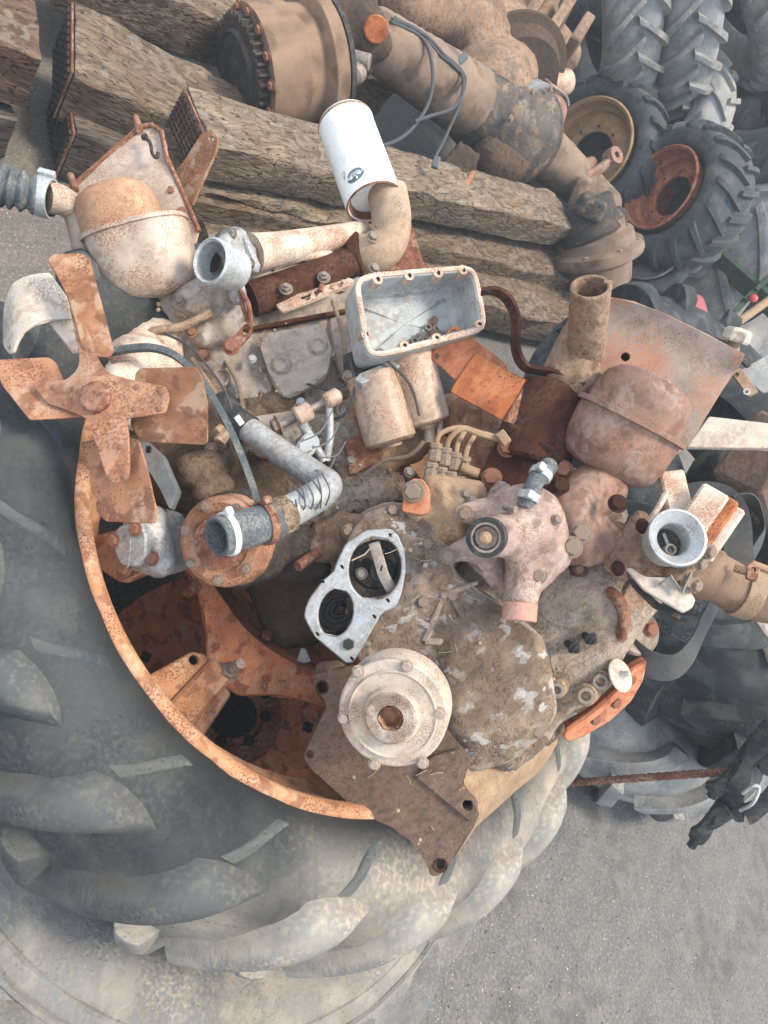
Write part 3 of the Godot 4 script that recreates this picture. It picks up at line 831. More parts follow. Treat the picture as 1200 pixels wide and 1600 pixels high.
func build_wheel() -> void:
	# the lower tyre lies flat on the asphalt
	var e0 := G(710, 1452, 0.22); var e1 := G(598, 1608, 0.2)
	var mid := (e0 + e1) * 0.5
	var dirn := Vector3(-(e1 - e0).z, 0, (e1 - e0).x).normalized()
	if dirn.dot(C(545, 834, 1.36) - mid) < 0.0: dirn = -dirn
	var R0 := 0.72
	var c0 := mid + dirn * sqrt(R0 * R0 - e0.distance_squared_to(e1) * 0.25)
	c0.y = 0.155
	thing("tractor_tyre", "dusty cracked tractor tyre lying flat on the asphalt under the orange-rimmed wheel", "tyre", Vector3(c0.x, 0, c0.z))
	tyre_part(T, Transform3D(Basis(Vector3.RIGHT, Vector3.FORWARD, Vector3.UP), c0), R0, 0.42, 0.30, "tyre_low", 20, 0.034, 0.066, 0.26, [], 140, 0.005, 30.0)
	var br0 := Soup.new()
	var lb := Basis(Vector3.RIGHT, Vector3.FORWARD, Vector3.UP)
	for r0 in [0.60, 0.635]: br0.lathe(c0, lb, [r0 - 0.009, 0.10, r0 - 0.006, 0.146, r0, 0.15, r0 + 0.006, 0.146, r0 + 0.009, 0.10], 110)
	put(br0, "sidewall_ring", "tyre_low", T, 50.0, 0.2)
	# the upper wheel lies on the lower tyre
	var n := W(0.611, 0.407, 0.679)
	var c := C(545, 834, 1.36)
	thing("tractor_wheel", "big worn tractor wheel with orange rim, engines resting in it", "wheel", c - n * 0.2)
	var b := zb(n)
	tyre_part(T, Transform3D(b, c - n * 0.15), 0.662, 0.452, 0.38, "tyre", 22, 0.030, 0.066, 0.2, [], 160, 0.004, 24.0)
	var body := T.get_node("tyre") as MeshInstance3D
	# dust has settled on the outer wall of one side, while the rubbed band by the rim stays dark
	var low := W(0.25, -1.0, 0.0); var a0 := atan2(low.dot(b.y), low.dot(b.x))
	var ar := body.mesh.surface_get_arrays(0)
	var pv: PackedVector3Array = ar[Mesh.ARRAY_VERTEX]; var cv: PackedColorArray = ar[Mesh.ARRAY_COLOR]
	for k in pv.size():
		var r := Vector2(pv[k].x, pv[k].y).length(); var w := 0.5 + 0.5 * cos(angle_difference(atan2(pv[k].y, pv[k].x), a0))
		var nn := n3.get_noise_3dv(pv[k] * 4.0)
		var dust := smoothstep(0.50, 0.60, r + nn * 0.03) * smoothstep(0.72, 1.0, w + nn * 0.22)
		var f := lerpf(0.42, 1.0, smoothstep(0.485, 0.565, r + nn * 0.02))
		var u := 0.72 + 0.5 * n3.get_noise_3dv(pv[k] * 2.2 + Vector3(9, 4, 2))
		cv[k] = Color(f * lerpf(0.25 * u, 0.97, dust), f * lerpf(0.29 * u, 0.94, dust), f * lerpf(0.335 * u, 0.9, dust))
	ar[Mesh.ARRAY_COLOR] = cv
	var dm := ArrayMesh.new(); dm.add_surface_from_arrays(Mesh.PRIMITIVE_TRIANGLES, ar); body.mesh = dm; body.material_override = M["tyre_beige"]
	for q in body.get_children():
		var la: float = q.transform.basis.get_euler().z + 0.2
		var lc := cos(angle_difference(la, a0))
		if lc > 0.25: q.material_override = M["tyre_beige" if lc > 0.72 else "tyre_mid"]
	var rb := Soup.new()   # short moulded bars on the sidewall between the lugs
	var rg := []
	for k in 7:
		var t := k / 6.0
		var g := PackedVector3Array()
		var th := deg_to_rad(lerpf(16.0, -18.0, t)); var hh := 0.0045 * sin(PI * clampf(t, 0.08, 0.92))
		for q in [[-1.0, -0.5], [-0.7, 0.7], [0.0, 1.0], [0.7, 0.7], [1.0, -0.5]]:
			var p2 := sect(th, 0.662, 0.452, 0.38, hh * q[1])
			g.append(pol(p2, 0.11 * t + q[0] * 0.011 / p2.x))
		rg.append(g)
	rb.loft(rg)
	var bar := mesh_of(rb, Vector3.ZERO, 50.0, 0.1)
	for k in range(0, 40, 2):
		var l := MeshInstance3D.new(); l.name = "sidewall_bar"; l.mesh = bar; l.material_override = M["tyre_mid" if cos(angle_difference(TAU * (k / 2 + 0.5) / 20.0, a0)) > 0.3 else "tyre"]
		l.transform = Transform3D(Basis(Vector3.BACK, TAU * (k / 2 + 0.45 + 0.3 * (k % 2)) / 20.0), Vector3.ZERO)
		body.add_child(l, true)
	var s := Soup.new()
	s.lathe(c, b, [0.456, -0.035, 0.460, -0.006, 0.466, 0.006, 0.475, 0.011, 0.485, 0.010, 0.491, 0.004, 0.492, -0.004, 0.488, -0.016, 0.47, -0.03, 0.46, -0.05, 0.45, -0.10, 0.42, -0.125, 0.405, -0.30, 0.44, -0.32, 0.47, -0.34, 0.44, -0.345, 0.395, -0.31, 0.41, -0.12, 0.438, -0.095, 0.446, -0.055, 0.456, -0.035], 144)
	var rim := put(s, "rim", "orange_rim", T, 40.0)
	s = Soup.new()
	s.lathe(c, b, [0.409, -0.225, 0.385, -0.25, 0.372, -0.252, 0.372, -0.262, 0.385, -0.262, 0.41, -0.24], 80)
	put(s, "wheel_dish", "red_orange", T, 35.0)
	# clamp bracket welded to the rim
	var pb := plane(390, 1085, 1.295, 0.52, 0.30)
	s = Soup.new()
	plate(s, pb, rnd_poly(P2([228, 1058, 300, 1018, 322, 1022, 345, 1062, 362, 1085, 318, 1152, 296, 1140]), 6), 0.02, [circ(303, 1031, 8, 8)], -0.02, 0.003)
	var br := put(s, "clamp_bracket", "orange_rim", T)
	s = Soup.new()
	s.box(pb.at(300, 1095, 0.002), zb(pb.n, W(1, -0.9, 0)), Vector3(0.075, 0.026, 0.012), 0.006)
	put(s, "raised_rib", "orange_rim", br)
	# spider ear bolted to the bracket
	var pe := plane(380, 1040, 1.315, 0.45, 0.32)
	s = Soup.new()
	plate(s, pe, rnd_poly(P2([276, 880, 300, 905, 318, 965, 322, 1035, 344, 1070, 372, 1088, 440, 1086, 512, 1108, 520, 1060, 440, 1030, 385, 990, 345, 935, 310, 880]), 8), 0.014, [], 0.0, 0.003)
	put(s, "wheel_spider", "red_orange", T)
	s = Soup.new()
	for i in 9:   # dished wall below the ear
		pass
	s.loft([_arc(pe, [[300, 880], [345, 935], [385, 990], [440, 1030], [520, 1060]], 0.0), _arc(pe, [[318, 872], [372, 930], [415, 975], [470, 1010], [540, 1040]], -0.07), _arc(pe, [[345, 860], [400, 915], [445, 955], [500, 985], [560, 1010]], -0.10)], false, false, false)
	put(s, "spider_wall", "red_orange", T)
	bolt(pe.at(352, 1052, 0.014), W(0.55, 0.5, 0.65), 0.016, "pulley_face", T, "nut")
	s = Soup.new()
	s.cyl(pe.at(352, 1052, 0.014), pe.at(352, 1052, 0.014) + W(0.6, 0.45, 0.6) * 0.048, 0.0095, 12)
	put(s, "stud", "pulley_face")
	s = Soup.new()
	s.cyl(pe.at(290, 926, 0.012), pe.at(290, 926, 0.012) + W(0.7, 0.4, 0.6) * 0.03, 0.012, 12)
	put(s, "stud", "rust")
	s = Soup.new()
	s.cyl(C(400, 1008, 1.40), C(418, 992, 1.37), 0.011, 12)
	put(s, "stud", "rust")
	# lower disc with its centre hole, deep in the well
	var pd := plane(400, 1140, 1.62, 0.55, 0.36)
	s = Soup.new()
	plate(s, pd, circ(368, 1105, 250, 40, 215), 0.012, [circ(362, 1118, 40, 24, 36)], 0.0, 0.002)
	put(s, "lower_disc", "red_orange", T)
	s = Soup.new()
	s.lathe(pd.at(362, 1118, 0.012), zb(pd.n), [0.062, 0.0, 0.105, 0.0, 0.108, 0.006, 0.105, 0.012, 0.066, 0.012, 0.062, 0.0], 36)
	put(s, "hub_ring", "rust", T)
	for q in [[410, 1120], [384, 1158], [340, 1160], [409, 1085]]: inst(hexm("rivet"), "bolt_hole", "black_void", Transform3D(zb(pd.n).scaled(Vector3.ONE * 0.013), pd.at(q[0], q[1], 0.022)))
	for q in [[228, 1026, 1.42], [305, 1030, 1.30], [481, 1136, 1.36], [330, 943, 1.38]]:
		var qs := Soup.new(); qs.box(C(q[0], q[1], q[2]), zb(n, W(0.4, 0.6, 0)), Vector3(0.0085, 0.0085, 0.004), 0.001)
		put(qs, "square_hole", "black_void")
	# bright chip of metal deep in the wheel
	s = Soup.new()
	plate(s, plane(474, 1022, 1.38, 0.2, 0.3), P2([463, 1034, 470, 1012, 478, 1014, 486, 1034, 474, 1037]), 0.003)
	solo(s, "metal_offcut", "bright_ring", "small bright metal offcut lying in the dark wheel well", "offcut", C(474, 1030, 1.385))
func _arc(pl: Pl, a: Array, h: float) -> PackedVector3Array:
	var o := PackedVector3Array()
	for q in spl(a.map(func(w): return pl.at(w[0], w[1], h)), 6): o.append(q)
	return o
func build_far() -> void:
	# front axle resting on the sleepers
	var ax := W(-0.85, -0.34, 0.42)
	thing("front_axle", "long dusty front axle casing with drum hub and knuckle, lying across the sleepers", "axle", C(800, 290, 3.264))
	var d := sdf(0.004, 30.0)
	d.cap(C(588, 62, 2.578), C(735, 160, 3.018), S(44, 2.6), S(54, 3.0), 0.05)
	put(d.mesh(0.017, Soup.new()), "casing", "axle_paint", T, 60.0, 0.2)
	d = sdf(0.004, 30.0)
	d.cap(C(740, 165, 3.039), C(800, 205, 3.241), S(56, 3.05), S(80, 3.2), 0.05)
	d.cap(C(752, 185, 3.2), C(790, 240, 3.2), 0.1, 0.12, 0.05)
	put(d.mesh(0.017, Soup.new()), "differential", "oily_cast", T, 60.0, 0.3)
	d = sdf(0.003, 30.0)
	d.cap(C(820, 215, 3.304), C(945, 320, 3.635), S(46, 3.2), S(27, 3.5), 0.04)
	d.box(C(910, 300, 3.507), zb(W(0.3, 0.8, 0.5), W(0.7, -0.6, 0)), Vector3(S(60, 3.5), S(9, 3.5), S(22, 3.5)), 0.01, 0.03)
	put(d.mesh(0.017, Soup.new()), "axle_arm", "axle_paint", T, 60.0, 0.2)
	for k in 9:
		var a := TAU * k / 9.0; var fb := zb(W(0.72, -0.55, 0.35))
		bolt(C(812, 213, 3.15) + fb * Vector3(cos(a) * 0.205, sin(a) * 0.205, 0.03), fb.z, 0.011, "bolt_dusty")
	var s := Soup.new()
	s.lathe(C(812, 213, 3.222), zb(W(0.72, -0.55, 0.35)), [0.0, -0.02, S(76, 3.15), -0.02, S(82, 3.15), -0.01, S(82, 3.15), 0.02, S(78, 3.15), 0.03, S(55, 3.15), 0.035, 0.0, 0.035], 40)
	put(s, "casing_flange", "sheet_grey")
	s = Soup.new()
	d = sdf(0.008, 40.0)
	d.cap(C(765, 245, 2.985), C(800, 262, 3.101), 0.07, 0.06, 0.03)
	d.box(C(715, 262, 2.895), zb(W(0, 0, 1), W(0.6, -0.5, 0)), Vector3(0.07, 0.05, 0.06), 0.01, 0.02)
	put(d.mesh(0.012, s), "oily_underside", "axle_dark", T, 60.0)
	s = Soup.new()
	s.box(C(732, 282, 2.835), zb(W(0, 0.3, 1), W(0.85, -0.5, 0)), Vector3(0.045, 0.01, 0.01), 0.003)
	put(s, "lock_plate", "orange_paint")
	d = sdf(0.004, 40.0)   # gearbox-like casting above
	d.box(C(800, 28, 3.614), zb(W(0.1, 0.3, 1), W(0.9, -0.35, 0)), Vector3(0.3375, 0.1875, 0.2000), 0.0500, 0.0500)
	d.cap(C(640, 5, 2.938), C(760, 30, 3.430), 0.1125, 0.1500, 0.0625)
	d.cap(C(735, 40, 3.158), C(800, 50, 3.381), 0.1250, 0.1125, 0.0500)
	d.cap(C(850, 60, 3.583), C(880, 85, 3.694), 0.1063, 0.0875, 0.0625)
	d.cap(C(790, 110, 3.335), C(760, 150, 3.154), 0.1500, 0.2000, 0.0625)
	put(d.mesh(0.018, Soup.new()), "gear_housing", "pipe_dusty", T, 60.0, 0.3)
	s = Soup.new()
	s.lathe(C(800, 105, 3.357), zb(W(0.15, -0.75, 0.5)), [0.0000, 0.0000, 0.2280, 0.0000, 0.2400, 0.0120, 0.2400, 0.0360, 0.2040, 0.0480, 0.1800, 0.1200, 0.0000, 0.1200], 36)
	put(s, "neck_flange", "axle_dark")
	s = Soup.new()
	for q in [[835, 15, 46], [868, 40, 40], [900, 62, 30]]:
		s.box(C(q[0], q[1], 3.4), zb(W(0.2, 0.2, 1), W(0.85, -0.5, 0)), Vector3(S(q[2], 3.4), 0.024, 0.08), 0.006)
	put(s, "housing_rib", "pipe_dusty")
	s = Soup.new()
	s.tube(spl(CC([[835, 135, 3.357], [850, 152, 3.335], [872, 168, 3.376], [866, 192, 3.351], [845, 205, 3.288]]), 6), S(13, 3.4), 12)
	put(s, "oil_pipe", "tank_rust")
	s = Soup.new()
	s.cyl(C(852, 132, 3.393), C(888, 128, 3.469), 0.058, 18, 0.3)
	put(s, "breather_cap", "can_metal")
	s = Soup.new()
	s.tube(spl(CC([[850, 122, 3.309], [866, 136, 3.301], [884, 150, 3.374], [888, 165, 3.417]]), 6), 0.007, 8)
	put(s, "bent_rod", "steel")
	# left hub drum with its toothed ring
	var hc := C(388, 112, 2.384); var hb := zb(ax, Vector3.UP)
	s = Soup.new()
	s.lathe(hc, hb, [0.0000, 0.0000, 0.1800, 0.0000, 0.1880, -0.0032, 0.1856, -0.1280, 0.1776, -0.1520, 0.1776, -0.1920, 0.2096, -0.2040, 0.2144, -0.2096, 0.2144, -0.2520, 0.2000, -0.2640, 0.0000, -0.2640], 56)
	put(s, "hub_drum", "drum", T, 35.0, 0.25)
	s = Soup.new()
	var tp := PackedVector3Array(); var tq := PackedVector3Array()
	for i in 144:
		var a := TAU * i / 144.0
		var r := 0.164 if i % 4 < 2 else 0.150
		tp.append(hc + hb * Vector3(cos(a) * r, sin(a) * r, 0.036)); tq.append(hc + hb * Vector3(cos(a) * r, sin(a) * r, -0.002))
	s.loft([tq, tp])
	s.lathe(hc, hb, [0.0000, 0.0400, 0.1040, 0.0400, 0.1120, 0.0496, 0.1200, 0.0368, 0.1360, 0.0368, 0.0000, 0.0320], 30)
	put(s, "toothed_ring", "black_oil")
	for i in 14:
		var a := TAU * i / 14.0 + 0.1
		bolt(hc + hb * Vector3(cos(a) * 0.172, sin(a) * 0.172, 0.0), ax, 0.0136, "bolt_rust", T)
	s = Soup.new()
	s.lathe(hc - ax * 0.264, hb, [0.0000, 0.0000, 0.2096, 0.0000, 0.2096, -0.0160, 0.1600, -0.0280, 0.0000, -0.0280], 48)
	put(s, "drum_seal", "dark_rubber")
	d = sdf(0.004, 40.0)
	d.box(C(548, 52, 2.525), zb(W(0, 0.2, 1), W(0.95, -0.1, 0)), Vector3(0.11, 0.085, 0.085), 0.03, 0.025)
	d.cap(C(575, 42, 2.481), C(590, 70, 2.511), 0.065, 0.05, 0.025)
	put(d.mesh(0.015, Soup.new()), "knuckle", "axle_dark", T, 60.0)
	s = Soup.new()
	s.cyl(C(583, 48, 2.471), C(588, 46, 2.406), 0.041, 24, 0.1)
	put(s, "king_pin_cap", "orange_bright")
	s = Soup.new()
	s.cyl(C(562, 108, 2.436), C(548, 122, 2.407), 0.034, 16, 0.4); s.cyl(C(548, 90, 2.416), C(578, 98, 2.415), 0.026, 16)
	put(s, "tie_rod_end", "steel")
	# right hub
	var ra := W(-0.22, 0.78, 0.52); var rb := zb(ra); var rc := C(930, 400, 3.494)
	s = Soup.new()
	s.lathe(rc, rb, [0.0000, -0.1233, 0.1576, -0.1233, 0.1644, -0.0274, 0.2165, 0.0000, 0.2219, 0.0164, 0.2165, 0.0480, 0.1850, 0.0617, 0.1754, 0.1028, 0.1439, 0.1165, 0.1370, 0.1644, 0.0000, 0.1781], 48)
	put(s, "hub_flange", "axle_paint", T, 35.0, 0.25)
	s = Soup.new(); s.cyl(C(925, 378, 3.42), C(905, 318, 3.38), 0.145, 28, 0.1); put(s, "knuckle", "black_oil")
	d = sdf(0.003, 40.0)
	d.box(C(925, 322, 3.36), zb(W(0.3, 0.8, 0.5), W(0.8, -0.5, 0)), Vector3(0.17, 0.06, 0.045), 0.015, 0.03); d.cap(C(958, 345, 3.4), C(966, 372, 3.42), 0.055, 0.05, 0.03)
	put(d.mesh(0.012, Soup.new()), "knuckle_fork", "oily_cast", T, 60.0)
	s = Soup.new()
	s.cyl(C(958, 343, 3.505), C(966, 341, 3.443), S(19, 3.4), 20, 0.3)
	put(s, "king_pin_cap", "black_oil")
	for i in 8: bolt(rc + rb * Vector3(cos(i * 0.785) * 0.195, sin(i * 0.785) * 0.195, 0.049), ra, 0.0125, "bolt_dusty")
	s = Soup.new()   # steering arm with an eye
	s.tube(CC([[905, 283, 3.433], [940, 262, 3.481], [955, 248, 3.497]]), [0.046, 0.032], 10, true, 0.6)
	s.lathe(C(957, 246, 3.488), zb(W(0.5, 0.1, 0.8)), [0.0151, -0.0274, 0.0411, -0.0274, 0.0452, 0.0000, 0.0411, 0.0274, 0.0151, 0.0274, 0.0151, -0.0274], 18)
	s.tube(CC([[893, 268, 3.437], [925, 255, 3.514]]), 0.032, 10)
	put(s, "steering_arm", "tank_rust")
	# loose wiring hung over the axle
	thing("wire_harness", "loose grey wires hanging over the axle casing", "wires", C(700, 90, 2.712))
	for q in [[[612, 30, 2.498], [655, 48, 2.596], [690, 88, 2.673], [720, 112, 2.747], [722, 150, 2.712], [700, 205, 2.631], [680, 245, 2.596]], [[610, 34, 2.489], [660, 60, 2.596], [676, 110, 2.580], [670, 160, 2.518], [640, 205, 2.424], [604, 226, 2.306], [580, 222, 2.271]], [[640, 45, 2.565], [692, 84, 2.681], [726, 120, 2.770], [712, 165, 2.665], [670, 182, 2.508], [648, 190, 2.435]], [[616, 28, 2.513], [668, 58, 2.618], [704, 98, 2.706], [728, 122, 2.778]]]:
		var w := Soup.new(); w.tube(spl(CC(q), 7), 0.0062, 7); put(w, "wire", "wire_dark")
	s = Soup.new(); s.box(C(681, 254, 2.599), zb(W(0, 0, 1), W(0.3, 1, 0)), Vector3(0.012, 0.02, 0.01), 0.003); s.box(C(722, 92, 2.754), zb(W(0, 0, 1), W(0.7, 0.7, 0)), Vector3(0.012, 0.022, 0.01), 0.003)
	put(s, "connector", "wire_grey")
	# the heap of tyres
	yard_tyre("tractor_tyre", "dusty chevron tyre standing first in the row behind the axle", 948, -8, 4.05, W(0.95, 0.19, 0.12), 0.63, 0.36, 0.29, "tyre_dusty", 25, "", "", 0.0, 0.036, 0.27)
	yard_tyre("tractor_tyre", "dusty chevron tyre standing in the middle of the row", 1040, -24, 4.05, W(0.96, 0.14, 0.16), 0.66, 0.36, 0.30, "tyre_dusty", 25, "", "", 0.0, 0.036, 0.27, 0.1)
	yard_tyre("tractor_tyre", "wide dusty tyre leaning over at the end of the standing row", 1150, -60, 4.1, W(0.8, 0.5, 0.36), 0.66, 0.36, 0.40, "tyre_dusty", 25, "", "", 0.0, 0.036, 0.27, 0.2)
	yard_tyre("tractor_tyre", "hazy tyre lying behind the leaning wide tyre", 1260, 20, 4.8, W(0.5, 0.5, 0.7), 0.7, 0.4, 0.4, "tyre", 18)
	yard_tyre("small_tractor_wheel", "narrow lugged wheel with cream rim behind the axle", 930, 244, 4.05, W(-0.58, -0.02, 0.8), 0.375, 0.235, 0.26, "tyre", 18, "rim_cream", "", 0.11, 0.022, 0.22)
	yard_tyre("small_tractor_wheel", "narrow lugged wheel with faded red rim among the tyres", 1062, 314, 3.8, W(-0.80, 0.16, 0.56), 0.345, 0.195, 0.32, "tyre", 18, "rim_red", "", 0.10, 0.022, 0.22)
	yard_tyre("tractor_tyre", "dark open tyre standing behind the red-rimmed wheel", 1130, 272, 4.9, W(-0.72, 0.3, 0.6), 0.58, 0.34, 0.36, "tyre", 18, "", "", 0.0, 0.022, 0.25)
	yard_tyre("tractor_tyre", "worn grey tyre squeezed under the standing row", 1030, 190, 4.35, W(-0.75, 0.2, 0.62), 0.42, 0.25, 0.28, "tyre_dusty", 16, "", "", 0.0, 0.022, 0.25)
	yard_tyre("tractor_tyre", "dark tyre half hidden behind the cream-rimmed wheel", 884, 118, 4.4, W(-0.3, 0.1, 0.95), 0.47, 0.28, 0.3, "tyre", 16)
	yard_tyre("tractor_tyre", "shaded tyre at the far edge of the heap", 1215, 170, 4.5, W(-0.5, 0.5, 0.7), 0.55, 0.3, 0.32, "tyre", 16)
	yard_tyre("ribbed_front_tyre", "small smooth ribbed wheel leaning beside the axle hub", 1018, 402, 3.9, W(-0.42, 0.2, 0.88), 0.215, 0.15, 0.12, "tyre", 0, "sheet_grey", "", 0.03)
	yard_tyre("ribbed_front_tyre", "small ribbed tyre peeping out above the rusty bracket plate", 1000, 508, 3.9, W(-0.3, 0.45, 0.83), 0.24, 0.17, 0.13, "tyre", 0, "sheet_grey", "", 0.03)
	yard_tyre("tractor_tyre", "pale tyre with dark chevron lugs lying behind the rusty bracket plate", 1195, 415, 5.0, W(0.52, -0.75, 0.4), 0.76, 0.42, 0.56, "tyre_dusty", 16, "", "", 0.0, 0.03, 0.34)
	yard_tyre("tractor_tyre", "hazy lugged tyre between the leaning wide tyre and the far edge of the heap", 1185, 118, 4.9, W(-0.5, 0.35, 0.8), 0.45, 0.26, 0.3, "tyre_dusty", 20, "", "", 0.0, 0.03, 0.25)
	yard_tyre("tractor_tyre", "grey lugged tyre leaning below the far edge of the heap", 1195, 262, 5.2, W(-0.65, 0.3, 0.7), 0.5, 0.3, 0.3, "tyre", 20, "", "", 0.0, 0.03, 0.25)
	# flat stack behind the engine
	var ux := Basis(Vector3.RIGHT, Vector3.FORWARD, Vector3.UP)
	var pc := Vector3(0.80, 0.19, -2.42)
	thing("tractor_tyre", "dusty pale lugged tyre flat on the asphalt beside the engine", "tyre", Vector3(pc.x, 0, pc.z), "tyres stacked flat beside the engine")
	tyre_part(T, Transform3D(ux * Basis(Vector3.BACK, 0.3), pc), 0.70, 0.42, 0.36, "tyre_dusty", 15, 0.042, 0.07, 0.3, [], 96, 0.004, 18.0, "tyre", true)
	pc = Vector3(0.66, 0.60, -2.56)
	thing("tractor_tyre", "dark lugged tyre stacked on the pale tyre beside the engine", "tyre", pc - Vector3(0, 0.22, 0), "tyres stacked flat beside the engine")
	tyre_part(T, Transform3D(ux.rotated(Vector3.RIGHT, 0.03), pc), 0.82, 0.48, 0.44, "tyre_dark", 15, 0.052, 0.08, 0.3, [], 96, 0.004, 18.0, "tyre", true)
# ---------- short hands for parts set out along sight lines: a = [px, py, depth]
func cyl(s: Soup, a: Array, b: Array, r: float, n := 20, bev := 0.1, r2 := -1.0) -> Soup:
	return s.cyl(C(a[0], a[1], a[2]), C(b[0], b[1], b[2]), S(r, a[2]), n, bev, S(r2, b[2]) if r2 > 0.0 else -1.0)
func pipe(s: Soup, a: Array, b: Array, r: float, ri: float, n := 28) -> Soup:
	return s.pipe(C(a[0], a[1], a[2]), C(b[0], b[1], b[2]), S(r, a[2]), S(ri, a[2]), n)
func tube(s: Soup, pts: Array, r, n := 10, k := 6, flat := 1.0, ref := Vector3.ZERO) -> Soup:
	var d: float = pts[0][2]
	return s.tube(spl(CC(pts), k), S(r, d) if not r is Array else [S(r[0], d), S(r[1], d)], n, true, flat, ref)
func part(s: Soup, called: String, m, parent: Node3D = T, crease := 42.0, tint := 0.15) -> MeshInstance3D:
	return put(s, called, m, parent, crease, tint)
func cut(pl: Pl, poly: Array, th: float, called: String, m, holes: Array = [], rnd := 3.0, h0 := 0.0, bev := 0.0012, parent: Node3D = T, grid := 0.0, relief = null) -> MeshInstance3D:
	return part(plate(Soup.new(), pl, rnd_poly(P2(poly), rnd), th, holes, h0, bev, 12.0, grid, relief), called, m, parent)
func bolts(l: Array, n: Vector3, r: float, m = "bolt_dusty", kind := "bolt", parent: Node3D = T) -> void:
	for q in l: bolt(C(q[0], q[1], q[2]), n, r, m, parent, kind)
func band(c: Array, ax: Vector3, r: float, wd: float, m: String, called := "clamp", parent: Node3D = T) -> MeshInstance3D:
	var s := Soup.new(); var q := S(r, c[2])
	s.lathe(C(c[0], c[1], c[2]), zb(ax), [q - 0.001, -wd, q + 0.0022, -wd, q + 0.003, -wd * 0.8, q + 0.003, wd * 0.8, q + 0.0022, wd, q - 0.001, wd], 28)
	var o := part(s, called, m, parent)
	s = Soup.new()
	var e := W(0.3, 1, 0.4)
	s.box(C(c[0], c[1], c[2]) + (e - ax * e.dot(ax)).normalized() * (q + 0.006), zb(ax), Vector3(0.006, 0.006, wd * 1.1), 0.0015)
	part(s, "clamp_screw", m, o)
	return o
func ribbon(pts: Array, w: Vector3, wd: float, th: float, called: String, m: String, parent: Node3D = T, k := 7) -> MeshInstance3D:
	var rings := []
	var p := spl(CC(pts), k)
	for i in p.size():
		var d: Vector3 = (p[mini(i + 1, p.size() - 1)] - p[maxi(i - 1, 0)]).normalized()
		var x := (w - d * w.dot(d)).normalized(); var y := d.cross(x)
		rings.append(PackedVector3Array([p[i] + x * wd + y * th, p[i] - x * wd + y * th, p[i] - x * wd - y * th, p[i] + x * wd - y * th]))
	return part(Soup.new().loft(rings), called, m, parent)

func drum(c: Vector3, ax: Vector3, sd: Vector3, prof: Array, ratio: float, called: String, m: String, ex := 0.8, parent: Node3D = T) -> MeshInstance3D:   # a drum with a squarish oval section
	var z := ax.normalized(); var x := (sd - z * sd.dot(z)).normalized(); var y := z.cross(x)
	var rings := []
	for k in range(0, prof.size(), 2):
		var g := PackedVector3Array()
		for i in 44:
			var a := TAU * i / 44.0
			g.append(c + z * prof[k] + (x * signf(cos(a)) * pow(absf(cos(a)), ex) + y * ratio * signf(sin(a)) * pow(absf(sin(a)), ex)) * prof[k + 1])
		rings.append(g)
	return part(Soup.new().loft(rings), called, m, parent, 32.0, 0.2)

